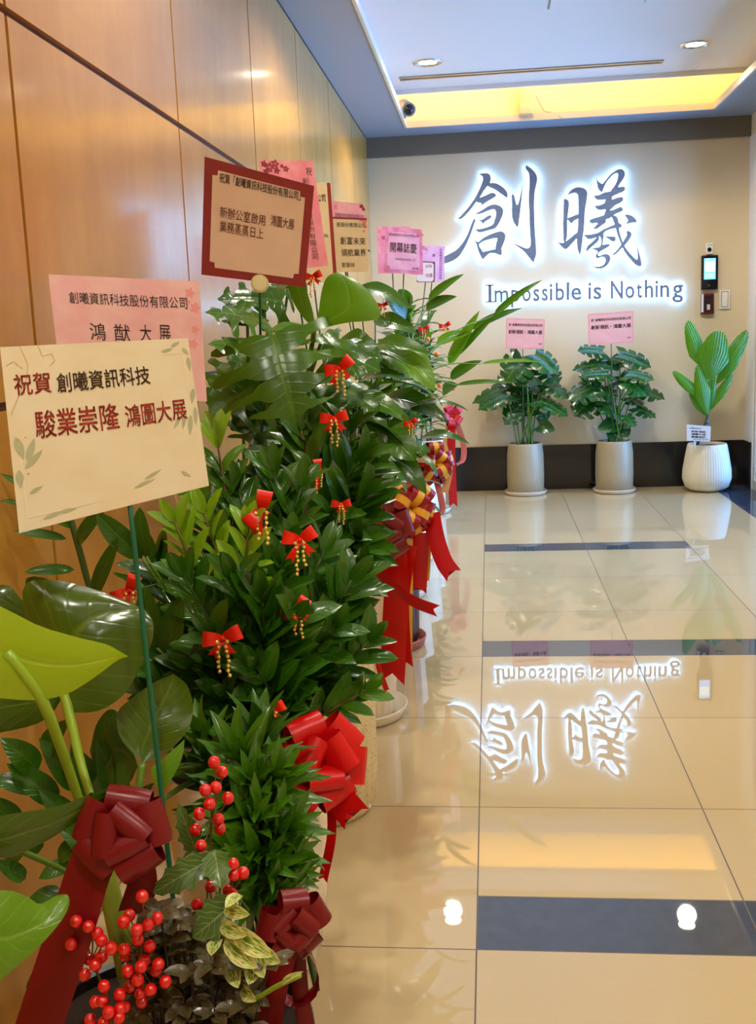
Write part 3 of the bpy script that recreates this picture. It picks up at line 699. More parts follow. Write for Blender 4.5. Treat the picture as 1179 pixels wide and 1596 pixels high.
def hero(t, kind, b, tip, wpx, m, nrm=None, name='leaf', stem=None, stem_m=None, sr=.0025, **kw):
    """one leaf between two photograph points set at their own depths, with its stalk as a sub-part"""
    B, T = at(*b), at(*tip); W_ = wpx * b[2] / FPX; mb = MB()
    nn = V(nrm) if nrm is not None else (V((rnd.uniform(-.25, .35), -.75, .75)))
    if kind == 'monstera': monstera(mb, B, T, nn, W_, seed=int(b[0] * 7 + b[1]), **kw)
    elif kind == 'pleated': pleated(mb, B, T, nn, W_, **kw)
    else: leaf(mb, B, T, nn, W_, kind, n=12, m=7, **kw)
    o = obj(name, mb, m, t, smooth=kind != 'pleated')
    if stem is not None:
        s = V(stem); mid = s.lerp(B, .55) + V((0, 0, .10 * (B - s).length)); mb = MB(); tube(mb, spline([s, mid, B], 10), [sr * 1.3 - sr * .5 * i / 9 for i in range(10)], 6); obj('petiole', mb, stem_m or STEM, o)
    return o

# ------------------------------------------------------------------ plants along the end wall
OX, OY, SZ = 700, 460, 2.461
def e_(x, y): return OX + x / SZ, OY + y / SZ
def end_monstera(c, leaves, lab):
    t = thing('potted_monstera', (*c, 0), lab, 'potted plant', 'monsteras by the end wall')
    pot(t, c, [(.115, 0), (.132, .012), (.136, .12), (.133, .28), (.124, .352), (.122, .360)], TAUPE, saucer=(.158, .026, GLAZE), soil_z=.33)
    for i, (bx, by, tx, ty, w_, kind) in enumerate(leaves):
        dd = rnd.uniform(-.10, .08); b = (*e_(bx, by), c[1] + dd); q = (*e_(tx, ty), c[1] + dd - .06)
        st = V((c[0] + rnd.uniform(-.06, .06), c[1] + rnd.uniform(-.05, .05), .335))
        nr = V((rnd.uniform(.0, .5), -.55, .8)) if kind == 'monstera' else V((0, -.95, .3))
        hero(t, kind, b, q, w_ / SZ * 1.22, L_MON, nr, stem=st, stem_m=STEM, sr=.0045, **(dict(lobes=4, droop=.16, mdroop=.16, gapd=.42) if kind == 'monstera' else dict(heart=.3, fold=.2)))
m_ = 'monstera'
end_monstera((.246, 7.77), [(285,245,215,325,112,m_),(330,228,425,292,112,m_),(300,285,262,345,100,m_),(365,285,425,335,96,m_),(240,345,85,398,74,m_),(220,380,110,428,76,m_),(380,340,470,388,84,m_),(330,385,388,470,118,m_),(350,405,462,450,100,m_),(290,420,205,446,72,m_),(270,440,215,492,66,m_),(345,500,407,520,52,'heart'),(310,330,362,372,96,m_),(300,370,250,420,80,m_),(270,300,185,330,80,m_)],
             'split leaf monstera in taupe cylinder pot, leftmost of three pots by the end wall')
end_monstera((.887, 7.77), [(590,215,498,202,70,m_),(620,240,650,285,80,m_),(655,228,780,262,92,m_),(600,262,476,274,62,m_),(610,300,500,300,56,m_),(690,300,790,314,76,m_),(560,350,458,392,92,m_),(600,350,625,405,96,m_),(700,332,765,382,104,m_),(720,362,832,386,84,m_),(550,400,482,458,104,m_),(690,392,748,418,76,m_),(720,432,797,462,66,m_),(610,412,645,472,96,m_),(650,492,570,515,60,'heart'),(650,500,645,580,86,'heart'),(680,462,716,502,66,m_),(655,310,700,350,80,m_),(560,310,520,350,70,m_)],
             'split leaf monstera in taupe cylinder pot, middle one of three pots by the end wall')
pc = (1.535, 7.73)
t = thing('potted_fan_palm', (*pc, 0), 'fan palm with broad pleated leaves in a white ribbed pot by the glass door', 'potted plant')
pot(t, pc, [(.085, 0), (.115, .006), (.150, .03), (.170, .09), (.168, .15), (.150, .26), (.139, .325), (.135, .335)], WHITEPOT, rib=.0013, ribs=56, n=224, soil_z=.315, ribz=(.02, .32))
PX_, PY_, PS = 1030, 500, 5.70
def p_(x, y): return PX_ + x / PS, PY_ + y / PS
pb = V((pc[0] - .075, pc[1] - .01, .32)); hub = at(*p_(425, 800), 7.72)
mb = MB(); tube(mb, spline([pb, at(*p_(410, 880), 7.72), hub], 8), [.011, .0105, .010, .010, .009, .009, .009, .009], 10); obj('trunk', mb, DSTEM, t)
mb = MB(); c_ = at(*p_(413, 900), 7.72); tube(mb, [c_ - V((0, 0, .012)), c_ + V((0, 0, .012))], .0135, 14); obj('tie', mb, plain('blue_tape', (60, 96, 140), .4), t)
for bx, by, tx, ty, w_, dy, ed, pl in ((440,525,518,90,262,-.06,0,11),(378,415,228,15,150,-.02,.14,8),(505,550,778,98,150,-.01,-.10,8),(415,830,328,390,135,-.03,.08,8),(430,800,470,480,90,.0,0,5),(365,690,112,448,95,-.02,.0,7),(400,835,262,632,76,.03,0,5),(445,790,632,470,86,.0,.08,6),(375,300,415,185,60,.06,0,5)):
    hero(t, 'pleated', (*p_(bx, by), 7.72 + dy), (*p_(tx, ty), 7.70 + dy), w_ / PS, L_PALM, V((0, -1, .25)), stem=hub, stem_m=STEM, sr=.004, pleats=pl, bulge=.10, edge=ed)

# ------------------------------------------------------------------ pots along the wooden wall
def spot(x, y): return (x, y)
# near planter (below the picture): black pot, big philodendron and its underplanting
c0 = (-.46, 1.27)
P0 = thing('philodendron_planter', (*c0, 0), 'large leaved philodendron planter nearest the camera with thick green stalks', 'potted plant')
pot(P0, c0, [(.15, 0), (.175, .02), (.20, .16), (.204, .255), (.202, .27)], BLACKPOT, soil_z=.25)
trunk = at(190, 1470, 1.26)
mb = MB(); tube(mb, spline([at(205, 1530, 1.27), at(183, 1440, 1.25), at(160, 1340, 1.25), at(140, 1250, 1.26)], 14), [.017, .0165, .016, .0155, .015, .0145, .014, .0135, .013, .0125, .012, .011, .0105, .010], 12); obj('trunk', mb, plain('pale_green_trunk', (132, 146, 44), .4, vary=.25, scale=30), P0)
def lo_(name, A, B, m, bulge=.06, pet=None, pm=None, r=.006):
    mb = MB(); loft(mb, A, B, bulge=bulge, n=18, m=11); o = obj(name, mb, m, P0)
    if pet: mb = MB(); tube(mb, spline([at(*p) for p in pet], 14), [r * (1.15 - .3 * i / 13) for i in range(14)], 10); obj('petiole', mb, pm or STEM, o)
PETI = plain('lime_petiole', (140, 172, 40), .35, vary=.12)
lo_('leaf', [(-90,1000,1.10),(-60,930,1.12),(0,945,1.15),(60,975,1.17),(120,993,1.19),(165,1004,1.20),(188,1016,1.20),(200,1023,1.195)], [(-90,1000,1.10),(-60,1075,1.10),(0,1088,1.14),(62,1091,1.16),(108,1080,1.18),(150,1054,1.19),(182,1030,1.20),(200,1023,1.195)], L_LIME, .05, [(10,1015,1.15),(62,1085,1.165),(95,1165,1.20),(128,1262,1.245)], PETI, .0072)
lo_('leaf', [(104,1110,1.33),(58,1020,1.36),(36,945,1.38),(45,906,1.38),(110,908,1.40),(185,932,1.40),(228,952,1.40)], [(104,1110,1.33),(150,1109,1.34),(190,1086,1.35),(216,1046,1.37),(236,1004,1.38),(239,972,1.39),(228,952,1.40)], L_OLIVE, .10, [(100,1080,1.34),(112,1130,1.32),(126,1190,1.30),(146,1256,1.27)], PETI, .0066)
lo_('leaf', [(105,1075,1.36),(60,1060,1.33),(0,1062,1.30),(-60,1080,1.28),(-100,1110,1.25)], [(105,1075,1.36),(70,1122,1.33),(0,1142,1.30),(-60,1150,1.28),(-100,1110,1.25)], L_OLIVE, .10)
lo_('leaf', [(222,1190,1.36),(188,1150,1.36),(183,1112,1.37),(203,1090,1.38),(240,1064,1.40),(270,1050,1.41)], [(222,1190,1.36),(258,1174,1.37),(290,1142,1.38),(301,1108,1.40),(293,1070,1.41),(270,1050,1.41)], L_OLIVE, -.10, [(222,1190,1.36),(214,1240,1.34),(190,1330,1.29)], STEM, .005)
lo_('leaf', [(250,1236,1.35),(236,1200,1.36),(262,1176,1.37),(288,1152,1.38)], [(250,1236,1.35),(270,1210,1.36),(284,1180,1.37),(288,1152,1.38)], L_LIGHT, .05)
lo_('leaf', [(215,1195,1.40),(190,1120,1.42),(170,1106,1.42),(150,1130,1.42),(140,1170,1.42)], [(215,1195,1.40),(200,1222,1.40),(170,1225,1.40),(150,1210,1.41),(140,1170,1.42)], L_DARK, .05)
lo_('leaf', [(-60,1300,1.08),(0,1272,1.10),(85,1258,1.13),(150,1234,1.15),(186,1222,1.16)], [(-60,1300,1.08),(0,1338,1.10),(55,1320,1.12),(115,1284,1.14),(160,1250,1.155),(186,1222,1.16)], L_OLIVE, .08, [(-50,1300,1.08),(40,1330,1.15),(150,1380,1.22)], STEM, .004)
lo_('leaf', [(-70,1420,1.0),(0,1388,1.03),(40,1396,1.05),(62,1409,1.06),(88,1396,1.08),(104,1394,1.08),(109,1402,1.08)], [(-70,1420,1.0),(-20,1530,1.0),(22,1510,1.02),(66,1470,1.04),(95,1436,1.06),(107,1414,1.075),(109,1402,1.08)], L_LIGHT, .10)
lo_('leaf', [(60,978,1.42),(42,940,1.42),(40,905,1.42),(52,898,1.42)], [(60,978,1.42),(90,955,1.43),(98,925,1.43),(80,905,1.43),(52,898,1.42)], L_OLIVE, -.12)
lo_('leaf', [(60,970,1.45),(30,930,1.45),(10,912,1.45),(-40,915,1.44)], [(60,970,1.45),(20,965,1.44),(-20,950,1.43),(-40,915,1.44)], L_OLIVE, .12)
for bx, by, tx, ty, w_ in ((30,1290,-30,1240,60),(180,1300,240,1220,60),(190,1250,150,1150,60),(120,1290,60,1230,56),(70,1180,110,1120,56),(230,1310,200,1240,50),(10,1350,60,1300,50),(150,1330,90,1290,50),(100,1390,30,1430,60),(60,1440,10,1500,60),(150,1400,80,1450,56),(120,1480,40,1540,56),(230,1440,280,1400,46),(60,1200,0,1150,60),(70,1230,-20,1215,50),(90,1250,10,1190,60),(120,1230,60,1150,52),(150,1240,110,1160,60),(160,1260,175,1180,54),(60,1330,20,1275,50),(90,1340,150,1300,46),(40,1370,-10,1340,40),(110,1345,60,1370,40)):
    hero(P0, 'lance', (bx, by, 1.42), (tx, ty, 1.40), w_, L_DARK, V((.2, -.7, .7)), fold=.2)

# compact dracaena with tight whorls, in the same corner
D0 = thing('compact_dracaena', (-.31, 1.40, .255), 'compact dracaena with tight whorls of small green strap leaves at the planter edge', 'plant')
def whorl(px, py, d, lean, n, l, seed, mk):
    q = random.Random(seed); top = at(px, py, d); ax = (V(lean) + V((0, 0, .0))).normalized(); mb = MB()
    base = V((-.31 + q.uniform(-.05, .05), 1.40 + q.uniform(-.04, .04), .255)); tube(mb, spline([base, base.lerp(top, .6) + V((0, 0, .02)), top], 8), .005, 7, 0)
    s, u = frame_of(ax, V((0, -1, .2)))
    for i in range(n):
        a = i * 2.39996; t_ = i / n; el = 1.25 * (1 - t_) + .15
        rad = s * math.cos(a) + u * math.sin(a); dd = (ax * math.cos(el) + rad * math.sin(el)).normalized(); b = top - ax * (.055 * (1 - t_))
        ll = l * 1.32 * q.uniform(.8, 1.1) * (1 - .25 * t_)
        leaf(mb, b, b + dd * ll, (ax * math.sin(el) - rad * math.cos(el)) * 1, ll * .30, 'long', 7, 5, .05, .30, .03, 1, sag=q.uniform(0, .22))
    obj('stem_whorl', mb, [DSTEM, mk], D0)
for i, (px, py, d, ln, n, l, mk) in enumerate([(430,1400,1.30,(.7,-.5,.0),22,.07,L_MID),(395,1230,1.42,(.1,-.5,.8),24,.085,L_MID),(438,1335,1.36,(1,-.2,.2),20,.07,L_MID),(322,1165,1.52,(-.3,0,1),20,.085,L_MID),(375,1195,1.46,(-.1,-.3,1),26,.095,L_MID),(402,1160,1.55,(.15,0,1),22,.10,L_DARK),(420,1228,1.44,(.5,-.3,.8),26,.085,L_MID),(432,1296,1.38,(.8,-.3,.5),26,.08,L_MID),(435,1360,1.34,(.9,-.4,.15),24,.075,L_MID),(395,1285,1.38,(.3,-.5,.7),24,.08,L_MID),(410,1345,1.33,(.6,-.6,.2),20,.07,L_MID),(350,1250,1.46,(-.1,-.3,.8),20,.08,L_DARK)]):
    whorl(px, py, d, ln, n, l, 40 + i, mk)

# speckled hypoestes, variegated pothos, holly
H0 = thing('speckled_foliage_plant', (-.42, 1.19, .255), 'low plant with dark wrinkled pink flecked leaves at the bottom of the picture', 'plant')
q = random.Random(3); DARKSTEM = plain('dark_brown_stem', (44, 36, 20), .7)  # stems coloured dark brown so they hardly show between the leaves
for i in range(72):
    px, py = q.uniform(205, 425), q.uniform(1450, 1640)
    if px < 250 and py < 1480: px += 60
    if i > 60: px, py = q.uniform(230, 300), q.uniform(1420, 1480)
    d = q.uniform(1.14, 1.24); top = at(px, py, d); mb = MB(); tube(mb, [V((top.x * .6 - .42 * .4, 1.19, .26)), top], .0016, 5, 0)
    for kx in range(6):
        a = kx * PI / 3 + q.uniform(-.3, .3); dd = V((math.cos(a), .7 * math.sin(a) - .25, q.uniform(-.1, .3))).normalized(); l = q.uniform(.024, .036)
        leaf(mb, top - V((0, 0, .004 * (kx % 2))), top + dd * l, V((0, -.5, 1)), l * .66, 'zz', 6, 5, .10, .25, .05, 1, ph=kx)
    obj('sprig', mb, [DARKSTEM, L_SPOT], H0)
S0 = thing('variegated_pothos', (-.34, 1.2, .255), 'small pothos with cream and green marbled leaves and a trailing tip', 'plant')
sv = at(365, 1555, 1.2)
for bx, by, tx, ty, w_ in ((375,1395,352,1415,20),(350,1415,390,1425,24),(345,1440,385,1458,26),(340,1465,330,1490,24),(352,1462,402,1508,34),(365,1450,425,1490,34),(398,1465,412,1525,30),(405,1480,438,1500,26),(395,1500,388,1535,28),(360,1500,372,1540,28),(378,1540,400,1560,22)):
    hero(S0, 'zz', (bx, by, 1.17), (tx, ty, 1.13), w_ * 1.5, L_VAR, V((q.uniform(-.3, .3), -.9, .4)), stem=sv, sr=.0014, fold=.3, wav=.02)
mb = MB(); tube(mb, spline([sv, at(398, 1556, 1.14), at(430, 1538, 1.11), at(468, 1520, 1.09)], 10), .003, 7); obj('vine', mb, PETI, S0)
hero(S0, 'lance', (440,1533,1.10), (474,1514,1.08), 15, L_VAR)

def berries(label, pts, scale, ox, oy, d, root, rpx):
    t = thing('berry_pick', at(*root), label, 'artificial berries', 'red berry picks in the front planter')
    qq = random.Random(len(pts)); rt = at(*root)
    xs = [ox + x / scale for x, y in pts]; ys = [oy + y / scale for x, y in pts]; cx, cy = sum(xs) / len(xs), sum(ys) / len(ys)
    hubs = [at(cx, cy + 20, d + .02)]
    mb = MB(); tube(mb, spline([rt, rt.lerp(hubs[0], .5), hubs[0]], 8), .0018, 6)
    obj('wire_stem', mb, BROWN, t)
    for i, (x, y) in enumerate(zip(xs, ys)):
        p = at(x, y, d + qq.uniform(-.02, .015)); mb = MB(); ball(mb, p, rpx * d / FPX, 16, 10, sq=(1, 1, qq.uniform(1, 1.12))); b = obj('berry', mb, BERRY, t)
        mb = MB(); tube(mb, spline([hubs[0], hubs[0].lerp(p, .6) + V((0, .008, -.006)), p], 6), .0009, 5); obj('berry_stalk', mb, BROWN, b)
A5 = [(308,485),(348,535),(316,613),(262,627),(378,668),(285,698),(232,748),(330,775),(338,823),(212,828),(240,910)]
B5 = [(457,1050),(405,1005),(410,1060),(290,1120),(380,1140),(400,1160),(220,1210),(285,1230)]
C6 = [(812,868),(738,975),(706,1013),(900,993),(845,1030),(782,1060),(788,1115),(855,1152),(710,1170),(715,1205),(825,1232),(805,1270),(905,1255),(890,1290),(730,1295),(787,1345),(740,1380),(945,1355),(860,1400),(800,1425),(810,1470)]
D6 = [(435,1010),(505,1040),(555,1080),(580,1120),(405,1142),(635,1165),(507,1225),(580,1212),(545,1260),(484,1315)]
E6 = [(594,1380),(585,1465),(683,1430),(545,1470),(685,1510),(620,1530),(710,1500),(515,1572),(680,1560),(590,1590)]
berries('spray of red berries standing highest, above the pair of holly leaves', A5, 3.275, 240, 1040, 1.22, (322, 1420, 1.26), 10.4)
berries('short spray of red berries half hidden just below the holly leaves', B5, 3.275, 240, 1040, 1.20, (345, 1480, 1.24), 10.2)
berries('fullest spray of red berries beside the speckled leaves, right of the maroon ribbon tail', C6, 3.66, 0, 1160, 1.12, (215, 1570, 1.18), 11)
berries('spray of red berries lying across the maroon ribbon tail', D6, 3.66, 0, 1160, 1.10, (170, 1560, 1.18), 11)
berries('lowest spray of red berries, cut by the bottom edge of the picture', E6, 3.66, 0, 1160, 1.08, (180, 1600, 1.16), 11)
HL = [((333,1335,1.20),(238,1392,1.17),62,'holly leaf, palest and largest, pointing left below the upper red berries'),((335,1325,1.20),(345,1385,1.16),58,'dark holly leaf hanging down beside the large pale one'),((308,1330,1.24),(278,1252,1.22),44,'holly leaf standing up to the left of the tallest berry spray'),((372,1400,1.19),(300,1462,1.16),80,'shaded holly leaf lying low under the short berry spray')]
for b, tp, w_, lb in HL:
    mb = MB(); B_, T_ = at(*b), at(*tp); leaf(mb, B_, T_, V((.2, -.9, .4)), w_ * b[2] / FPX, 'holly', 27, 9, .08, .22, .03); tube(mb, spline([B_, B_ + V((.004, .02, -.03)), at(335, 1440, 1.25)], 6), .0016, 5)
    tag(obj('holly_leaf', mb, [L_HOLLY], loc=B_), lb, 'artificial leaf', 'holly leaves in the front planter')

# second pot: white glazed pot with a tall ZZ plant
c1 = (-.475, 1.87)
P1 = thing('zz_plant', (*c1, 0), 'tall ZZ plant in a glossy white pot, with lime green new shoots', 'potted plant')
pot(P1, c1, [(.112, 0), (.122, .015), (.150, .20), (.166, .36), (.168, .395), (.164, .41)], GLAZE, soil_z=.385)
ZM = [DSTEM, L_DARK, L_LIGHT]; L_SHOOT = leafmat('new_shoot_leaf', (128, 176, 24), (168, 200, 60), rough=.3, trans=.2)
ZM2 = [BROWN, L_MID, L_SHOOT]
for i, (px, py, d, nl, sz_, mm, lt) in enumerate([(272,812,1.80,13,.075,ZM2,.28),(388,822,1.72,13,.078,ZM2,.42),(318,800,1.84,13,.080,ZM2,.2),(338,682,1.98,13,.09,ZM2,.1),(300,745,1.95,12,.085,ZM2,0),(372,760,1.97,13,.09,ZM,0),(428,735,2.02,14,.095,ZM,0),(470,760,2.02,13,.10,ZM,0),(452,850,1.85,13,.10,ZM,0),(505,860,1.95,13,.10,ZM,0),(365,900,1.72,12,.095,ZM,0),(410,930,1.72,12,.10,ZM,0),(548,905,1.92,12,.10,ZM,0),(520,980,1.84,10,.09,ZM,0),(460,965,1.74,11,.10,ZM,0),(288,900,1.74,11,.09,ZM,0),(240,870,1.9,11,.10,ZM,0),(575,1000,1.9,8,.085,ZM,0),(570,1075,1.84,6,.07,ZM2,0),(330,990,1.7,9,.085,ZM,0),(300,1040,1.72,7,.09,ZM,0),(255,985,1.8,8,.095,ZM,0),(245,1075,1.78,6,.085,ZM,0),(350,1080,1.68,6,.08,ZM,0),(400,1040,1.68,7,.085,ZM,0),(300,1120,1.74,5,.08,ZM,0),(195,1030,1.84,7,.085,ZM,0)]):
    q2 = random.Random(i); b = V((c1[0] + q2.uniform(-.09, .11), c1[1] + q2.uniform(-.09, .09), .39))
    frond(P1, b, at(px, py, d), nl, sz_, mm, 100 + i, light_top=lt, start=.26 if py < 950 else .4)
# the sparse stem by the wall
mb = MB(); tube(mb, spline([V((c1[0] - .1, c1[1] - .02, .38)), at(175, 985, 1.80), at(148, 942, 1.80), at(122, 850, 1.80), at(108, 800, 1.80)], 14), .0062, 8, 0)
for b, tp, w_ in (((120,850),(166,790),34),((146,930),(185,838),34),((116,888),(38,892),26),((104,840),(22,828),22),((112,822),(60,800),20),((108,800),(0,738),22),((108,800),(0,780),18)):
    leaf(mb, at(*b, 1.80), at(*tp, 1.74), V((.3, -.8, .5)), w_ * 1.87 / FPX, 'zz', 9, 5, .06, .25, 0, 1)
obj('frond', mb, [DSTEM, L_DARK], P1)
for bx, by, tx, ty, w_, mk in ((222,870,150,800,54,L_DARK),(228,868,218,790,40,L_DARK),(245,1010,225,915,60,L_DARK),(262,1020,282,930,58,L_DARK),(215,905,175,893,12,L_DARK)):
    hero(P1, 'zz', (bx, by, 1.78), (tx, ty, 1.74), w_, mk, V((.1, -1, .3)), stem=V((c1[0], c1[1], .39)), sr=.003)

# third pot: tall speckled cylinder with ZZ
c2 = (-.468, 2.55)
P2 = thing('zz_plant', (*c2, 0), 'dense ZZ plant with large glossy leaves in a tall speckled cream ribbed cylinder', 'potted plant')
pot(P2, c2, [(.140, 0), (.152, .02), (.156, .10), (.158, .60), (.156, .64)], SPECK, rib=.0035, ribs=30, n=180, soil_z=.60, ribz=(.06, .62))
for i, (px, py, d, nl, sz_, mm) in enumerate([(568,772,2.42,12,.115,ZM),(560,720,2.5,12,.12,ZM),(505,690,2.55,12,.115,ZM2),(545,672,2.6,12,.11,ZM),(470,672,2.55,12,.115,ZM2),(440,690,2.6,11,.11,ZM),(558,838,2.36,10,.115,ZM),(520,800,2.34,10,.12,ZM),(480,820,2.36,10,.115,ZM),(560,885,2.34,8,.11,ZM),(578,735,2.6,11,.11,ZM)]):
    q2 = random.Random(i + 50); b = V((c2[0] + q2.uniform(-.05, .10), c2[1] + q2.uniform(-.09, .09), .62))
    frond(P2, b, at(px, py, d), nl, sz_, mm, 200 + i, wide=.46, start=.12)

# monstera standing between, against the wood
cm = (-.69, 2.93)
PM = thing('potted_monstera', (*cm, 0), 'big monstera by the wooden wall with broad split leaves rising behind the cards', 'potted plant')
pot(PM, cm, [(.10, 0), (.115, .02), (.135, .30), (.138, .36)], CREAMPOT, soil_z=.34)
sm_ = V((cm[0], cm[1], .35))
mb = MB(); loft(mb, [(492,514,2.45),(472,494,2.45),(456,468,2.45),(446,436,2.45)], [(492,514,2.45),(488,486,2.45),(480,458,2.45),(474,433,2.45),(446,436,2.45)], bulge=.04, m=5)
loft(mb, [(490,515,2.45),(497,484,2.46),(502,452,2.47),(510,432,2.47),(525,424,2.47)], [(490,515,2.45),(540,503,2.42),(590,497,2.40),(588,472,2.42),(560,440,2.45),(525,424,2.47)], bulge=.04, m=9)
loft(mb, [(492,515,2.45),(470,505,2.42),(440,502,2.40),(418,516,2.38)], [(492,515,2.45),(480,522,2.42),(455,526,2.40),(418,516,2.38)], bulge=.1, m=5)
o = obj('leaf', mb, leafmat('light_green_monstera_leaf', (84, 138, 10), (110, 160, 30), rough=.4, trans=.25, side=.1), PM); mb = MB(); tube(mb, spline([sm_, at(470, 640, 2.7), at(490, 514, 2.46)], 12), .006, 8); obj('petiole', mb, STEM, o)  # this upright leaf is a lighter green of its own
for bx, by, tx, ty, w_, d, mk, nr in ((425,522,458,650,225,2.38,L_MID,(.1,-1,.45)),(418,505,328,470,120,2.5,L_MID,(-.3,-.6,.8)),(440,470,345,455,90,2.6,L_DARK,(0,-.8,.5)),(415,540,330,520,95,2.45,L_MID,(0,-.5,.9)),(410,590,325,640,150,2.6,L_DARK,(0,-.9,.4)),(380,560,320,620,110,2.7,L_DARK,(0,-.9,.4)),(450,620,360,660,140,2.65,L_DARK,(0,-.9,.4)),(430,640,400,715,150,2.6,L_DARK,(0,-.95,.3)),(470,600,520,660,150,2.65,L_DARK,(.2,-.9,.4)),(500,540,590,560,130,2.6,L_DARK,(.2,-.6,.8)),(505,520,560,575,90,2.5,L_MID,(.3,-.7,.6)),(520,600,590,625,120,2.7,L_DARK,(.2,-.6,.8)),(385,470,360,500,70,2.55,L_MID,(0,-.9,.4)),(450,450,400,438,80,2.7,L_DARK,(0,-.9,.4))):
    hero(PM, 'monstera', (bx, by, d), (tx, ty, d - .08), w_, mk, V(nr), stem=sm_ + V((rnd.uniform(-.03, .03), 0, 0)), sr=.005, lobes=4, droop=.20, mdroop=.28, gapd=1.0, cut=.30)

# fourth: cream pot on a white saucer, broad drooping leaves
c3 = (-.455, 3.22)
P3 = thing('peace_lily', (*c3, 0), 'leafy plant with long drooping glossy leaves in cream ribbed pot on white saucer', 'potted plant')
pot(P3, c3, [(.125, 0), (.135, .02), (.150, .40), (.160, .56), (.162, .585)], CREAMPOT, rib=.003, ribs=28, n=168, saucer=(.172, .034, GLAZE), soil_z=.56, ribz=(.04, .55))
s3 = V((c3[0], c3[1], .57))
BL = (.6, -.10, .8)
for bx, by, tx, ty, w_, d, mk, nr in ((545,622,640,660,34,3.1,L_MID,None),(560,596,632,592,34,3.15,L_DARK,(.2,-.5,.9)),(600,545,678,610,52,3.2,L_LIGHT,(.3,-.7,.6)),(585,540,672,552,26,3.2,L_MID,None),(590,668,648,718,60,3.05,L_MID,(.2,-.9,.4)),(634,640,730,640,18,3.2,L_DARK,(0,-.3,1)),(655,684,732,692,20,3.3,L_DARK,(0,-.5,1)),(548,690,634,768,46,3.0,L_MID,BL),(535,705,600,772,34,3.0,L_MID,BL),(545,660,628,690,40,3.05,L_DARK,BL),(560,640,600,700,40,3.05,L_DARK,None),(520,640,600,625,40,3.0,L_DARK,BL),(540,560,640,575,36,3.15,L_MID,BL),(530,530,596,560,36,3.1,L_DARK,None),(590,600,690,632,34,3.2,L_MID,BL),(600,620,700,660,34,3.25,L_DARK,None),(560,720,650,742,30,3.05,L_DARK,BL),(570,690,660,705,28,3.1,L_MID,None),(500,640,470,700,40,3.05,L_DARK,None),(520,610,480,650,40,3.05,L_DARK,None),(530,680,510,740,40,3.0,L_DARK,None),(560,740,590,800,34,2.95,L_DARK,None),(600,700,665,770,34,3.1,L_DARK,None)):
    hero(P3, 'long', (bx, by, d), (tx, ty, d - .06), w_ * 1.4, mk, nr, stem=s3 + V((rnd.uniform(-.05, .05), rnd.uniform(-.05, .05), 0)), sr=.0035, bulge=.14, fold=.2, wav=.02)
# fifth: dark brown ribbed pot on a terracotta saucer
c4 = (-.435, 3.98)
P4 = thing('broad_leaf_dracaena', (*c4, 0), 'bushy broad leaved plant in a dark brown ribbed pot on terracotta saucer', 'potted plant')
pot(P4, c4, [(.128, 0), (.136, .02), (.145, .30), (.152, .52), (.154, .545)], BROWNPOT, rib=.004, ribs=26, n=156, saucer=(.168, .036, PINKSAUCER), soil_z=.52, ribz=(.03, .53))

def leafy(t, c, z0, z1, n, l, w_, mats, seed, spread=.13, kind='long', lean=(.25, -.3), tilt=(.1, .8)):
    """leaves round a few upright canes"""
    q = random.Random(seed); base = V((c[0], c[1], z0 - .12))
    canes = []
    for i in range(4):
        tp = V((c[0] + q.uniform(-.07, .09), c[1] + q.uniform(-.08, .08), z1 - q.uniform(.02, .25))); canes.append((base + V((q.uniform(-.04, .04), q.uniform(-.04, .04), 0)), tp))
        mb = MB(); tube(mb, spline([canes[-1][0], canes[-1][0].lerp(tp, .5) + V((q.uniform(-.02, .02), 0, 0)), tp], 8), .006, 7); obj('cane', mb, DSTEM, t)
    for i in range(n):
        a0, a1 = canes[i % 4]; u = (i + q.random()) / n; b = a0.lerp(a1, min(1, .15 + .85 * u)); az = i * 2.39996 + q.uniform(-.4, .4)
        d = V((math.cos(az) + lean[0], math.sin(az) + lean[1], q.uniform(*tilt))).normalized(); ll = l * q.uniform(.75, 1.2)
        if b.x + d.x * ll < XL + .03: d.x = abs(d.x)
        mb = MB(); leaf(mb, b, b + d * ll, V((q.uniform(-.3, .3) - d.x * d.z, -d.y * d.z, 1 - d.z * d.z + .25)), w_ * q.uniform(.85, 1.15), kind, 9, 5, .10, .22, .02, sag=q.uniform(.05, .3)); obj('leaf', mb, mats[i % len(mats)], t)
leafy(P4, c4, .62, 1.16, 72, .21, .08, [L_DARK, L_MID, L_DARK], 5)
for bx, by, tx, ty, w_, d, mk, nr in ((640,702,682,742,34,3.85,L_MID,BL),(660,690,640,720,30,3.85,L_DARK,BL),(620,735,666,758,22,3.75,L_DARK,BL),(560,448,642,482,36,3.9,L_MID,None),(535,455,590,500,50,3.8,L_LIGHT,(.2,-.9,.3)),(585,498,650,520,36,3.95,L_MID,None),(630,500,590,450,40,4.0,L_DARK,None)):
    hero(P4, 'long', (bx, by, d), (tx, ty, d - .06), w_, mk, nr, stem=V((c4[0], c4[1], .53)), sr=.003, bulge=.1, fold=.2)
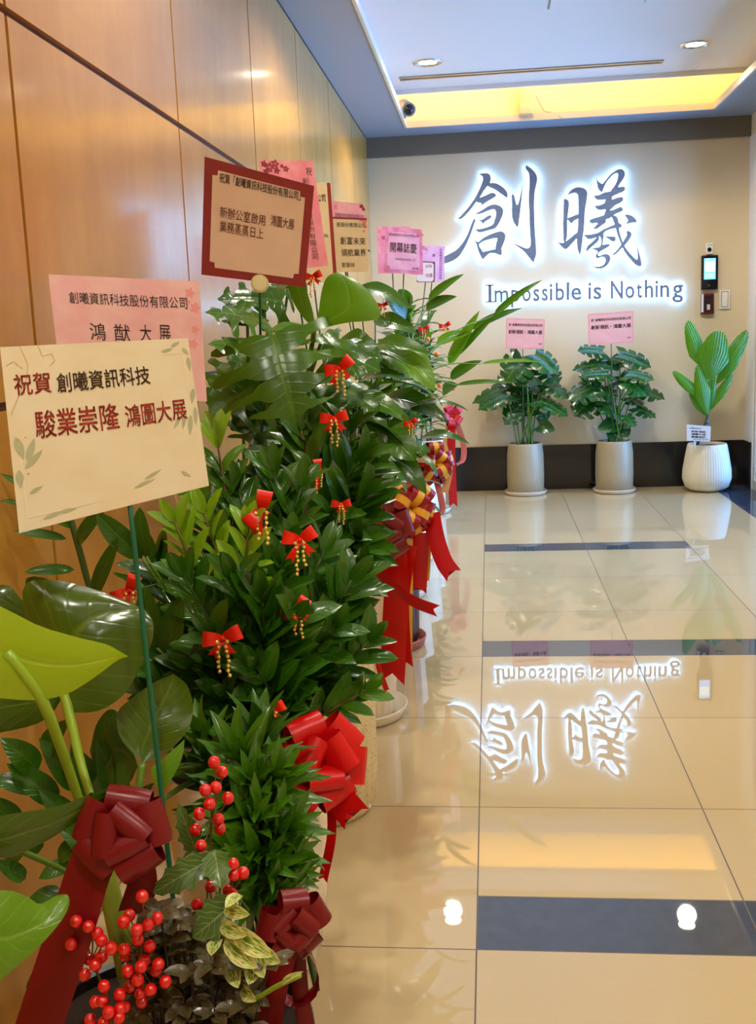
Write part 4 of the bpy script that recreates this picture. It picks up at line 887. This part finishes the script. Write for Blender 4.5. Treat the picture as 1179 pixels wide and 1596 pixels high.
# the rest of the row towards the end wall
def rowpot(name, c, lab, h, mats, z1, n, l, w_, seed, pm, kind='long', saucer=True, **kw):
    t = thing(name, (*c, 0), lab, 'potted plant')
    pot(t, c, [(.115, 0), (.125, .02), (.14, h * .7), (.148, h - .01), (.149, h)], pm, saucer=(.165, .03, GLAZE) if saucer else None, soil_z=h - .03)
    leafy(t, c, h + .1, z1, n, l, w_, mats, seed, kind=kind, **kw); return t
P5 = rowpot('rubber_plant', (-.47, 4.78), 'dark leaved plant with long pale strap leaves reaching out toward the slogan', .5, [L_DARK, L_MID, L_DARK], 1.34, 76, .17, .08, 21, CREAMPOT, 'zz')
P6 = rowpot('money_tree', (-.48, 5.52), 'bushy round leaved plant hung with tiny red bows, fifth pot behind the cards', .5, [L_MID, L_MID, L_DARK, L_LIGHT], 1.40, 98, .135, .075, 22, CREAMPOT, 'zz', tilt=(.0, .9))
P7 = rowpot('fiddle_leaf_fig', (-.46, 6.25), 'upright plant with paddle shaped leaves standing before the end wall corner', .5, [L_DARK, L_MID], 1.45, 44, .20, .085, 23, CREAMPOT, 'zz', tilt=(.3, 1.4))
P8 = rowpot('kumquat_tree', (-.44, 7.05), 'last plant of the row, leafy with orange specks, nearest the end wall', .48, [L_MID, L_DARK, L_LIGHT], 1.28, 90, .13, .065, 24, GLAZE, 'zz', tilt=(.0, .9))
for bx, by, tx, ty, w_, d, mk in ((700,568,748,484,24,5.2,L_LIGHT),(712,555,775,490,16,5.2,L_MID),(770,492,846,436,16,5.15,L_MID),(735,514,815,480,18,5.2,L_MID),(702,590,752,562,26,5.1,L_MID),(750,567,850,565,9,5.05,L_LIGHT),(712,600,800,597,11,5.0,L_MID),(680,536,738,518,26,5.2,L_LIGHT),(668,468,724,427,20,5.0,L_MID),(664,482,713,462,26,5.0,L_DARK),(690,612,715,600,30,5.1,L_MID)):
    hero(P5, 'lance', (bx, by, d), (tx, ty, d - .05), w_, mk, V((.2, -.8, .6)), stem=V((-.42, 4.85, .95)), sr=.003, bulge=.06, fold=.35)
q = random.Random(8)
for i in range(14):
    p = V((-.44 + q.uniform(-.12, .22), 7.0 + q.uniform(-.2, -.05), q.uniform(.75, 1.2))); mb = MB(); ball(mb, p, .016, 10, 7); obj('fruit', mb, plain('kumquat_orange', (232, 120, 20), .35) if i == 0 else bpy.data.materials['kumquat_orange'], P8)

# ------------------------------------------------------------------ greeting cards on sticks
INK = plain('black_ink', (40, 28, 24), .6); INK_BR = plain('brown_ink', (92, 64, 48), .6); INK_RED = plain('red_ink', (192, 62, 48), .6); INK_RB = plain('red_brown_ink', (158, 74, 52), .6); INK_PU = plain('purple_ink', (112, 48, 96), .6)
def paper(name, rgb, rgb2=None, sc_=6.0, rough=.45):
    k = N(name); c = lin(rgb); c2 = lin(rgb2 or rgb)
    k.set(Base_Color=k.mix(k.ramp(k.noise(sc_, 3, k.coord('UV', (1, 1, 1))), .42, .62), c, c2), Roughness=rough, Coat_Weight=.15); return k.m
PA_CREAM = paper('cream_card', (236, 226, 196), (232, 218, 184), 3); PA_PINK = paper('pink_card', (240, 184, 190), (244, 200, 200), 4); PA_ROSE = paper('rose_card', (232, 132, 150), (240, 160, 172), 3)
PA_MAG = paper('magenta_card', (226, 118, 160), (238, 164, 182), 3); PA_LILAC = paper('lilac_card', (240, 168, 196), (246, 188, 206), 3); PA_SALM = paper('salmon_card', (232, 168, 160), (236, 176, 168), 3)
PA_RED = paper('dark_red_card', (148, 34, 34)); PA_BEIGE = paper('beige_card', (224, 204, 166), (230, 210, 176), 3); PA_PEACH = paper('peach_card', (234, 204, 184), (238, 210, 190), 3)
PR_GREEN = plain('pale_green_print', (184, 188, 150), .5); PR_GOLDL = plain('gold_line_print', (206, 172, 110), .5); PR_WINE = plain('wine_print', (150, 44, 66), .5); PR_PINK = plain('dusty_pink_print', (226, 128, 134), .5); PR_WHITE = plain('white_line_print', (248, 236, 204), .5)
WOODST = plain('wooden_stick', (190, 150, 92), .6); GREENST = plain('green_stick', (10, 92, 62), .4); DARKST = plain('dark_stick', (60, 84, 56), .5)

class Card:
    def __init__(s, name, label, corners, m, group='greeting cards of the plant row', bulge=0.0, curl=0.0, back=None, cat='greeting card'):
        s.c = [at(*p) for p in corners]; s.lift = .0010; s.bulge = bulge; s.curl = curl
        n = (s.c[1] - s.c[0]).cross(s.c[3] - s.c[0]); n.normalize()
        s.n = n if n.dot(CAM - s.c[0]) > 0 else -n
        s.W = (s.c[1] - s.c[0]).length; s.H = (s.c[3] - s.c[0]).length
        s.t = thing(name, (s.c[2] + s.c[3]) / 2, label, cat, group)
        K = 12; rows = [[s.p(i / K, j / K) for i in range(K + 1)] for j in range(K + 1)]; uv = [[(i / K, 1 - j / K) for i in range(K + 1)] for j in range(K + 1)]
        mb = MB(); mb.grid(rows, uv); mb.grid([[s.p(i / K, j / K, -.0012) for i in reversed(range(K + 1))] for j in range(K + 1)], uv)
        rim = [(i / K, 0) for i in range(K)] + [(1, j / K) for j in range(K)] + [(1 - i / K, 1) for i in range(K)] + [(0, 1 - j / K) for j in range(K)] + [(0, 0)]
        mb.grid([[s.p(u, v, -.0012) for u, v in rim], [s.p(u, v) for u, v in rim]])
        obj('card', mb, m, s.t, sharp=50)
    def p(s, u, v, o=0.0):
        a, b, c, d = s.c; q = a.lerp(b, u).lerp(d.lerp(c, u), v)
        return q + s.n * (o + s.bulge * math.sin(PI * min(1, max(0, u))) + s.curl * (max(0, u - .6) ** 2 + max(0, .35 - v) ** 2 * 1.5))
    def flat(s, poly, m, name, o=.0006):
        mb = MB()
        for P in (poly if isinstance(poly[0][0], (tuple, list)) else [poly]):
            tri = tessellate_polygon([[V((u, v, 0)) for u, v in P]]); pts = [s.p(u, v, o) for u, v in P]; fs = []
            for t3 in tri:
                nn = (pts[t3[1]] - pts[t3[0]]).cross(pts[t3[2]] - pts[t3[0]]); fs.append(tuple(t3) if nn.dot(s.n) > 0 else tuple(reversed(t3)))
            mb.add(pts, fs, [(u, 1 - v) for u, v in P])
        return obj(name, mb, m, s.t, smooth=False)
    def panel(s, u0, v0, u1, v1, m, name, o=.0006, notch=0):
        K = 10; N_ = notch
        if N_: s.lift = .0022
        if N_: return s.flat([(u0 + N_, v0), (u1 - N_, v0), (u1 - N_ * .9, v0 + N_ * .9), (u1, v0 + N_), (u1, v1 - N_), (u1 - N_ * .9, v1 - N_ * .9), (u1 - N_, v1), (u0 + N_, v1), (u0 + N_ * .9, v1 - N_ * .9), (u0, v1 - N_), (u0, v0 + N_), (u0 + N_ * .9, v0 + N_ * .9)], m, name, o)
        mb = MB(); mb.grid([[s.p(u0 + (u1 - u0) * i / K, v0 + (v1 - v0) * j / K, o) for i in range(K + 1)] for j in range(K + 1)], [[(i / K, 1 - j / K) for i in range(K + 1)] for j in range(K + 1)])
        return obj(name, mb, m, s.t)
    def text(s, txt, u0, u1, vc, h, m, weight=.0, tilt=0.0, name='lettering'):
        vs, fs = glyphs(txt, weight); x0, x1 = min(v[0] for v in vs), max(v[0] for v in vs); y0, y1 = min(v[1] for v in vs), max(v[1] for v in vs)
        pts = []
        for x, y in vs:
            f = (x - x0) / (x1 - x0); pts.append(s.p(u0 + (u1 - u0) * f, vc + h * (.5 - (y - y0) / (y1 - y0)) + tilt * (f - .5), s.lift))
        f2 = []
        for f in fs:
            nn = V((0, 0, 0))
            for q in range(len(f)): nn += (pts[f[q]] - s.c[0]).cross(pts[f[(q + 1) % len(f)]] - s.c[0])
            f2.append(tuple(f) if nn.dot(s.n) > 0 else tuple(reversed(f)))
        mb = MB(); mb.add(pts, f2); return obj(name, mb, m, s.t, smooth=False)
    def column(s, txt, uc, v0, v1, w_, m, weight=.0, name='lettering', slant=0.0):
        st = (v1 - v0) / max(1, len(txt) - 1)
        for i, ch in enumerate(txt): s.text(ch, uc + slant * i - w_ / 2, uc + slant * i + w_ / 2, v0 + st * i, st * .86, m, weight, name=name)
    def stick(s, a, b, m, r=.003, name='stick'):
        mb = MB(); A = at(*a); B = b if isinstance(b, V) else at(*b); mid = (A + B) / 2; tube(mb, spline([A, mid, B], 8), r, 8); return obj(name, mb, m, s.t)
    def leafprint(s, items, m, name):
        polys = []
        for u, v, du, dv, w_ in items:
            L = math.hypot(du, dv); nx, ny = -dv / L * w_, du / L * w_; P = []
            for i in range(9): t = i / 8; f = math.sin(PI * t ** .8); P.append((u + du * t + nx * f, v + dv * t + ny * f))
            for i in range(7, 0, -1): t = i / 8; f = math.sin(PI * t ** .8); P.append((u + du * t - nx * f, v + dv * t - ny * f))
            polys.append(P)
        for P in polys: s.flat(P, m, name, .0005)
    def blossoms(s, items, m, name='floral_print'):
        polys = []
        for u, v, r in items:
            ar = s.W / s.H
            polys.append([(u + r * (1 + .28 * math.cos(5 * a)) * math.cos(a), v + r * ar * (1 + .28 * math.cos(5 * a)) * math.sin(a)) for a in [2 * PI * i / 30 for i in range(30)]])
        for P in polys: s.flat(P, m, name, .0005)
    def line(s, pts, w_, m, name):
        P = []; ar = s.W / s.H
        for (u, v), (u2, v2) in zip(pts, pts[1:]):
            dx, dy = (u2 - u), (v2 - v) / ar; L = math.hypot(dx, dy) or 1; nx, ny = -dy / L * w_, dx / L * w_ * ar
            P.append([(u + nx, v + ny), (u2 + nx, v2 + ny), (u2 - nx, v2 - ny), (u - nx, v - ny)])
        return s.flat(P, m, name, .0005)

# white laminated card nearest the camera
K1 = Card('greeting_card', 'large cream card with bold red and dark lettering and pale leaf print, on green stick', [(0,541,1.30),(293,527,1.40),(326,757,1.42),(30,831,1.30)], PA_CREAM)
K1.leafprint([(.03,.48,.03,.13,.022),(.075,.62,.05,-.12,.02),(.06,.66,.10,-.09,.018),(.03,.66,.0,.10,.02),(.07,.80,.07,-.03,.012),(.12,.955,.12,-.02,.013),(.20,.94,.10,.0,.012),(.93,.47,-.03,.12,.012),(.955,.50,-.02,.14,.014),(.985,.45,-.01,.13,.012),(.90,.50,-.05,.08,.010),(.99,.33,-.02,.10,.014),(.84,.08,.07,-.02,.010),(.90,.05,.05,-.03,.010),(.96,.06,.03,.05,.012),(.985,.12,.0,.10,.012),(.60,.90,.12,-.03,.010),(.66,.86,.10,-.04,.010),(.86,.86,.05,.05,.01)], PR_GREEN, 'leaf_print')
K1.line([(.045,.52),(.05,.93),(.40,.93)], .0022, PR_WHITE, 'frame_print'); K1.line([(.84,.095),(.962,.095),(.962,.33)], .0022, PR_WHITE, 'frame_print')
K1.line([(.10,0),(.13,.10),(.12,.17),(.07,.26),(.02,.36)], .0016, PR_GOLDL, 'gold_vein_print'); K1.line([(.02,.10),(.06,.08),(.10,.12)], .0014, PR_GOLDL, 'gold_vein_print'); K1.line([(.19,0),(.21,.06),(.26,.05),(.27,.09),(.24,.12)], .0014, PR_GOLDL, 'gold_vein_print')
K1.blossoms([(.075,.69,.006),(.08,.49,.004),(.04,.50,.008),(.10,.60,.003)], PR_GOLDL, 'gold_dot_print')
K1.text('祝賀', .050, .238, .205, .115, INK_RED, .009); K1.text('創曦資訊科技', .268, .762, .215, .112, INK_BR, .008)
K1.text('駿業崇隆', .134, .570, .437, .155, INK_RED, .009, tilt=.012); K1.text('鴻圖大展', .603, .936, .455, .138, INK_RED, .009)
_A, _P = at(193,700,1.385), at(262,1330,1.30)
K1.stick((193,700,1.385), _A + (_P - _A) * ((_A.z - .25) / (_A.z - _P.z)), GREENST, .0036)
# pink card behind it
K2 = Card('greeting_card', 'pink card with curled edge and thin black lettering, half hidden behind the large cream card', [(75,427,1.74),(311,438,1.82),(323,626,1.83),(97,612,1.74)], PA_PINK, bulge=-.006, curl=-.03)
K2.blossoms([(.93,.10,.030),(.90,.17,.026),(.96,.22,.03),(.95,.40,.024),(.93,.52,.028)], paper('rose_print', (240, 160, 164)), 'floral_print')
K2.text('創曦資訊科技股份有限公司', .117, .907, .185, .098, INK, .0); K2.text('鴻', .232, .335, .46, .145, INK); K2.text('猷', .393, .50, .46, .145, INK); K2.text('大', .568, .645, .45, .14, INK); K2.text('展', .698, .778, .445, .14, INK)
K2.stick((236,600,1.83), V((-.50,1.86,.385)), WOODST, .0026)
# dark red bordered card
K3 = Card('greeting_card', 'tall cream card with wide dark red border and a round clip, standing above the monstera', [(319,244,2.30),(490,290,2.36),(476,448,2.37),(314,428,2.31)], PA_RED)
K3.panel(.075, .085, .925, .925, PA_PEACH, 'inner_panel', .0007, notch=.05)
K3.text('祝賀「創曦資訊科技股份有限公司」', .140, .885, .135, .085, INK, .006, tilt=-.01); K3.text('新辦公室啟用', .155, .575, .43, .10, INK_RB, .004, tilt=-.005); K3.text('鴻圖大展', .625, .845, .412, .105, INK_RB, .004); K3.text('業務蒸蒸日上', .158, .565, .555, .10, INK_RB, .004)
K3.stick((405,430,2.39), V((-.66,2.88,.34)), GREENST, .0032)
mb = MB(); cc = at(405,442,2.315); tube(mb, [cc, cc + (CAM - cc).normalized() * .004], .0195, 28); obj('clip', mb, plain('pale_clip', (226, 220, 160), .4), K3.t, sharp=40)
mb = MB(); cc2 = at(405,442,2.310); tube(mb, [cc2, cc2 + (CAM - cc2).normalized() * .004], .0150, 28); obj('clip_face', mb, plain('ivory_clip', (238, 234, 190), .4), K3.t, sharp=40)
# pink card with vertical writing and wine flowers
K4 = Card('greeting_card', 'pink card with a column of dark lettering and wine coloured blossoms in one corner', [(404,250,2.74),(488,250.5,2.82),(512,414,2.83),(428,424,2.75)], PA_ROSE)
K4.blossoms([(.08,.03,.05),(.17,.06,.07),(.28,.03,.06),(.30,.09,.05),(.40,.05,.03),(.47,.075,.045),(.10,.10,.05)], PR_WINE); K4.blossoms([(.17,.06,.03),(.28,.03,.025),(.47,.075,.018)], PR_PINK, 'floral_print')
K4.text('祝', .84, .95, .10, .075, INK_BR); K4.column('創曦資訊科技股份有限公司', .80, .185, .90, .115, INK_BR, slant=-.002)
K4.stick((455,400,2.83), V((-.48,3.20,.56)), DARKST, .0026)
# cream card with a red edge
K5 = Card('greeting_card', 'narrow visible cream card with dark red right edge, tucked behind the tall pink card', [(436,284,3.20),(515,285,3.26),(526,440,3.27),(447,442,3.21)], PA_BEIGE)
K5.panel(.93, 0, 1, 1, PA_RED, 'red_border', .0007)
K5.text('科技股份有限公司', .10, .885, .15, .075, INK_BR, .006); K5.text('Technologies', .38, .88, .525, .06, INK_BR)
K5.stick((488,430,3.27), V((-.47,3.28,.56)), DARKST, .0026)
K6 = Card('greeting_card', 'pink card with purple lettering showing only its top above the beige card', [(505,311.5,3.66),(568.5,318,3.72),(571,420,3.73),(508,418,3.67)], PA_LILAC)
K6.text('創曦資訊科技股份有限公司', .26, .97, .20, .065, INK_PU); K6.blossoms([(.92,.04,.05),(.97,.08,.04)], PR_WINE); K6.text('祝', .24, .32, .085, .07, PR_PINK)
K6.stick((540,410,3.74), V((-.45,3.95,.53)), DARKST, .0026)
K7 = Card('greeting_card', 'beige card with two rows of large brown lettering and small blossoms down its right edge', [(500,337,3.56),(572,340,3.60),(574.5,424,3.61),(503,424,3.57)], PA_BEIGE)
K7.panel(0, 0, 1, .035, PR_WINE, 'top_border', .0007); K7.blossoms([(.95,.06,.05),(.88,.04,.04),(.97,.16,.04),(.93,.24,.03)], PR_PINK)
K7.text('技股份有限公司', .34, .965, .135, .085, INK_BR, .004); K7.text('創富未來', .41, .955, .425, .145, INK_BR, .004); K7.text('領航業界', .42, .96, .64, .135, INK_BR, .004); K7.text('繁聲祥', .42, .70, .87, .09, INK_BR)
K7.stick((538,418,3.62), V((-.42,3.92,.53)), DARKST, .0026)
K8 = Card('greeting_card', 'deep pink card mostly hidden behind the magenta card near the end wall', [(587.5,353,5.30),(640,353,5.36),(643,426,5.37),(590,426,5.31)], PA_ROSE); K8.text('祝', .13, .24, .24, .09, INK_PU); K8.blossoms([(.08,.1,.06),(.2,.04,.05)], PR_PINK)
K8.stick((612,420,5.38), V((-.47,5.50,.48)), DARKST, .003)
K9 = Card('greeting_card', 'magenta edged pink card with four large brush style characters across its middle', [(602.5,353.5,5.00),(658,357.5,5.06),(660,428.5,5.08),(598.5,424.5,5.01)], PA_MAG)
K9.panel(.07, .10, .92, .92, PA_LILAC, 'inner_panel', .0007, notch=.08); K9.blossoms([(.90,.06,.06),(.96,.12,.07),(.03,.90,.06),(.10,.96,.05)], PR_PINK)
K9.text('賀創曦資訊科技股份有限公司', .09, .90, .155, .065, INK_PU); K9.text('開幕誌慶', .13, .84, .43, .22, INK_BR, .004); K9.text('科技股份有限公司', .28, .80, .685, .05, INK_PU); K9.text('敬賀', .72, .88, .87, .05, INK_PU)
K9.stick((630,420,5.09), V((-.45,4.80,.48)), DARKST, .003)
K10 = Card('greeting_card', 'pale pink card with a narrow column of purple lettering down its right side', [(657,382.5,5.84),(693.5,384,5.88),(692.8,439,5.89),(656,440,5.85)], PA_LILAC)
K10.column('祝創曦資訊科技股份有限', .84, .10, .90, .11, INK_PU); K10.text('鴻', .46, .60, .26, .09, INK_PU); K10.blossoms([(.08,.06,.08),(.2,.1,.06)], PR_PINK)
K10.stick((674,436,5.90), V((-.46,6.20,.48)), DARKST, .003)
K11 = Card('greeting_card', 'small peach card with dark scalloped border in front of the pale pink card', [(650,406.5,5.60),(678.6,408,5.64),(678.2,440,5.65),(650,440,5.61)], paper('wine_edge_card', (128, 66, 66)))
K11.panel(.0, .06, .92, .96, PA_PEACH, 'inner_panel', .0007, notch=.06); K11.text('大展', .48, .86, .66, .20, INK_RB); K11.text('公司', .46, .80, .22, .14, INK_RB)
K11.stick((664,436,5.66), V((-.46,5.55,.48)), DARKST, .003)
# cards of the end wall plants
for cs, st, c_end, lb in (([(789.4,495.3,7.60),(850,497.4,7.60),(848.3,544.1,7.60),(788.2,543.3,7.60)], ((815,538,7.61),), (.235, 7.76), 'small salmon pink card standing in the left monstera under the slogan'),
                   ([(916.6,489.3,7.60),(988.1,484.4,7.60),(988.1,534,7.60),(917.4,538,7.60)], ((953,530,7.61),), (.880, 7.76), 'small salmon pink card tilted slightly, standing in the middle monstera')):
    kc = Card('greeting_card', lb, cs, PA_SALM, group='cards of the end wall plants')
    kc.line([(.025,.03),(.975,.03),(.975,.97),(.025,.97),(.025,.03)], .004, PR_PINK, 'border_print')
    kc.text('祝', .07, .135, .215, .09, INK_BR, .01); kc.text('創曦資訊科技股份有限公司', .165, .94, .215, .095, INK_BR, .01); kc.text('創新領航・鴻圖大展', .07, .94, .445, .135, INK, .012); kc.text('敬賀', .86, .94, .83, .06, INK_BR)
    kc.stick(st[0], V((c_end[0], c_end[1], .33)), DARKST, .003)
kc = Card('name_plate', 'small white acrylic plate with rows of black characters stuck in the palm pot', [(1071,661.5,7.58),(1109,664.5,7.57),(1107.5,688,7.57),(1071,687,7.58)], paper('frosted_white', (222, 226, 230)), group='cards of the end wall plants', cat='plate')
for i, s_ in enumerate(('創新領航', '鴻圖大展', '業績長紅')): kc.text(s_, .19, .80, .40 + i * .17, .125, INK, .02)
kc.text('創曦資訊科技', .12, .60, .20, .07, INK, .01); kc.text('股份有限公司 敬賀', .28, .92, .88, .06, INK, .005)
mb = MB(); a_, b_ = at(1083,686,7.585), at(1090,702,7.66); tube(mb, [a_, V((a_.x, a_.y, .32))], .006, 8); obj('spike', mb, plain('clear_spike', (210, 214, 220), .3), kc.t)

# ------------------------------------------------------------------ ribbon bows
def bowthing(px, py, d, label, group=None): return thing('ribbon_bow', at(px, py, d), label, 'ribbon bow', group)
G_ = 'ribbon bows on the pots'
b = bowthing(200, 1290, 1.15, 'large maroon satin bow with a long flat tail, tied to the philodendron stalks', G_)
bow_loops(b, at(196,1292,1.15), V((.15,-1,.25)), .058, .052, ((5,18,1.05,.5),(3,58,.82,.2)), R_MAROON, 3, flat=.42, cup=.03)
tail(b, [(165,1310,1.14),(140,1350,1.13),(112,1440,1.11),(62,1592,1.09),(40,1660,1.08)], 86, R_MAROON, (1,0,.28))
tail(b, [(205,1315,1.16),(222,1370,1.17),(205,1430,1.18)], 52, R_MAROON, (1,0,-.2))
b = bowthing(455, 1445, 1.22, 'curly maroon satin bow on the right edge of the front planter, at the bottom', G_)
bow_loops(b, at(455,1440,1.22), V((.45,-1,.15)), .046, .034, ((5,14,1,.3),(4,52,.85,.9)), R_MAROON, 5, flat=.45)
tail(b, [(455,1450,1.21),(490,1500,1.20),(492,1540,1.20),(465,1560,1.21),(440,1548,1.22),(432,1525,1.22)], 34, R_MAROON, (.3,-1,.1), vcut=False)
tail(b, [(450,1460,1.20),(430,1530,1.19),(420,1600,1.18),(425,1660,1.17)], 48, R_MAROON, (1,-.2,.1)); tail(b, [(462,1470,1.22),(470,1560,1.21),(490,1650,1.20)], 30, R_MAROON, (1,0,0))
b = bowthing(500, 1185, 1.68, 'bright red ribbon bow tied round the rim of the glossy white pot', G_)
bow_loops(b, at(492,1188,1.67), V((.55,-1,.35)), .088, .062, ((6,16,1,.25),(3,55,.8,.7)), R_RED, 8, flat=.36)
tail(b, [(495,1195,1.66),(520,1235,1.65),(556,1278,1.64)], 58, R_RED, (1,-.2,-.5)); tail(b, [(490,1200,1.66),(512,1240,1.655),(517,1300,1.655),(503,1374,1.66)], 17, R_RED, (1,-.3,0))
tail(b, [(470,1200,1.67),(455,1250,1.67),(438,1300,1.66)], 30, R_RED, (1,0,.3)); tail(b, [(470,1180,1.68),(430,1175,1.68),(400,1230,1.66)], 28, R_RED, (.2,-.3,1))
b = bowthing(590, 830, 2.96, 'dark maroon satin bow with long red tails hanging down the cream pot', G_)
bow_loops(b, at(592,826,2.96), V((.6,-1,.2)), .094, .068, ((5,14,1,.45),(3,55,.8,.2)), R_MAROON, 12, flat=.40)
for px_, w_ in (([(612,850,2.98),(618,910,2.99),(615,980,2.99),(611,1066,3.0)], 42),([(640,850,3.0),(628,930,3.02),(630,1000,3.03),(634,1040,3.04)], 22),([(590,850,2.95),(594,890,2.94),(592,930,2.94)], 20)):
    tail(b, px_, w_, R_RED, (1,-.15,0))
tail(b, [(586,888,2.94),(612,915,2.90),(645,938,2.87),(684,953,2.85)], 22, R_RED, (.1,-.3,1)); tail(b, [(587,1020,2.93),(592,1045,2.93),(603,1076,2.93)], 9, R_RED, (1,0,0), vcut=False)
b = bowthing(635, 790, 3.72, 'big gold striped red bow with red and gold tails before the brown pot', G_)
bow_loops(b, at(634,792,3.72), V((.55,-1,.15)), .108, .076, ((6,12,1,.2),(4,50,.85,.6)), R_GOLD, 15, flat=.38)
tail(b, [(656,830,3.74),(654,880,3.76),(652,925,3.77)], 27, R_RED, (1,-.1,0)); tail(b, [(639,840,3.72),(639,930,3.73),(638,1034,3.74)], 10, R_YEL, (1,0,0)); tail(b, [(669,830,3.76),(668,880,3.77),(666,905,3.77)], 7, R_YEL, (1,0,0), vcut=False)
tail(b, [(672,800,3.74),(680,840,3.72),(692,875,3.70),(708,898,3.68)], 29, R_RED, (1,-.2,.3))
b = bowthing(668, 725, 4.55, 'smaller red bow with gold stripes behind the large striped one, beside pink ribbon', G_)
bow_loops(b, at(676,722,4.5), V((.6,-1,.1)), .095, .066, ((5,12,1,.4),(3,50,.85,.1)), R_GOLD, 18, flat=.38)
tail(b, [(680,745,4.5),(690,790,4.48),(684,803,4.46)], 10, R_PINK, (1,0,.2)); tail(b, [(690,690,4.52),(700,730,4.5),(692,772,4.48)], 12, R_PEACH, (1,0,.2))
b = bowthing(704, 650, 6.8, 'red ribbon bow hanging on the last plant of the row, with long red streamers', G_)
bow_loops(b, at(704,648,6.72), V((.5,-1,.1)), .075, .05, ((5,15,1,1.2),), R_RED, 21, flat=.36)
tail(b, [(704,660,6.72),(704,720,6.7),(707,790,6.68)], 13, R_RED, (1,-.1,0)); tail(b, [(712,660,6.72),(722,690,6.7),(722,715,6.69),(712,724,6.69)], 11, R_PINK, (.8,-.5,.3), vcut=False); tail(b, [(700,665,6.74),(694,710,6.72),(700,770,6.7)], 11, R_PEACH, (1,0,0))

def minibow(px, py, d, s, ang, label, seed):
    q = random.Random(seed); c = at(px, py, d); t = thing('mini_bow', c, label, 'bow', 'small red bows with gold bead strings')
    f = (CAM - c).normalized(); a = f.cross(V((0, 0, 1))).normalized() * -1; bb = V((0, 0, 1))
    ca, sa = math.cos(ang), math.sin(ang); X_ = a * ca + bb * sa; Y_ = bb * ca - a * sa
    for sd in (1, -1):
        d_ = (X_ * sd + Y_ * q.uniform(.15, .5) + f * .35).normalized(); e = f.cross(d_).normalized(); mb = MB()
        pts = loop_pts(c, d_, (f - d_ * f.dot(d_)).normalized(), s, s * .34, 16); ribbon(mb, pts, s * .62, e, taper=lambda u: .45 + .75 * math.sin(PI * u)); obj('loop', mb, R_SCAR, t)
        tp = c + X_ * sd * s * q.uniform(.35, .75) - bb * s * q.uniform(.7, 1.0) + f * .006; mb = MB(); ribbon(mb, spline([c + f * .004, c.lerp(tp, .5) + f * .008, tp], 8), s * .42, f.cross(tp - c), vcut=True, taper=lambda u: .4 + .7 * u); obj('tail', mb, R_SCAR, t)
    mb = MB(); ball(mb, c + f * .005, s * .16, 10, 7); obj('knot', mb, R_SCAR, t)
    for i in range(2):
        o = a * (s * (.18 if i else -.22)) + f * .012; mb = MB(); n_ = 6 + (seed + i) % 3
        tube(mb, [c + f * .008, c + o * .8, c + o - bb * (s * .24 * n_)], .0006, 5)
        for j in range(n_): ball(mb, c + o - bb * (s * .24 * (j + .6)) + a * q.uniform(-.002, .002), s * .095, 7, 5)
        obj('bead_string', mb, GOLD, t)
MBS = [(530,575,2.20,.034,.3,'scarlet mini bow with beads, highest of those below the big monstera leaf'),(521,653,2.22,.031,.1,'scarlet mini bow with beads, second down under the big monstera leaf'),(497,733,2.22,.026,1.2,'narrow scarlet mini bow on a stem, third down under the big monstera leaf'),(408,795,1.72,.036,1.1,'scarlet mini bow just above the lime green ZZ shoot'),(532,787,2.16,.022,0,'small scarlet mini bow with one long bead string near the rightmost leaves'),(468,842,1.74,.032,.2,'scarlet mini bow with drooping left tail on the middle ZZ stem'),(464,952,1.74,.030,.5,'tilted scarlet mini bow low on the ZZ stem, above its pale stalk'),(347,996,1.62,.034,.1,'scarlet mini bow with pointed tail, lowest at the left of the ZZ plant'),(487,432,2.66,.026,.2,'red mini bow peeping out under the tall pink card'),(201,921,1.60,.030,.8,'red mini bow behind the green stick by the wooden wall'),(597,476,3.86,.022,.1,'tiny red mini bow among the fifth plant leaves below the magenta card'),(661,513,5.3,.030,.2,'tiny red mini bow in the bushy plant, left of the long pale strap leaves'),(694,508,5.4,.032,.2,'tiny orange red mini bow at the right edge of the bushy plant'),(641,660,3.0,.022,.4,'tiny red mini bow above the blue sheened drooping leaves'),(425,1108,1.62,.024,.3,'red mini bow beside the loops of the bright red bow')]
for i, (px, py, d, s, an, lb) in enumerate(MBS): minibow(px, py, d, s, an, lb, i)

# every bow is wired to the plant or pot it hangs on
import numpy as np
_roots = [o for o in sc.objects if o.parent is None and o.get('category') in ('potted plant', 'plant')]
_pts = []
for r_ in _roots:
    st_ = list(r_.children)
    while st_:
        o_ = st_.pop(); st_ += list(o_.children)
        co = np.empty(len(o_.data.vertices) * 3, dtype=np.float32); o_.data.vertices.foreach_get('co', co); _pts.append(co.reshape(-1, 3) + np.array(ORG[o_.name], dtype=np.float32))
_pts = np.concatenate(_pts)
TIE = plain('wire_tie', (60, 92, 30), .5)
for o_ in [x for x in sc.objects if x.parent is None and x.get('category') in ('bow', 'ribbon bow')]:
    p_ = V(o_.location); dd = ((_pts - np.array(p_, dtype=np.float32)) ** 2).sum(1); j_ = int(dd.argmin()); q_ = V(_pts[j_].tolist())
    if (q_ - p_).length < 1e-3: continue
    mb = MB(); tube(mb, [p_, q_ + (q_ - p_).normalized() * .002], .0012, 6); obj('wire_tie', mb, TIE, o_)
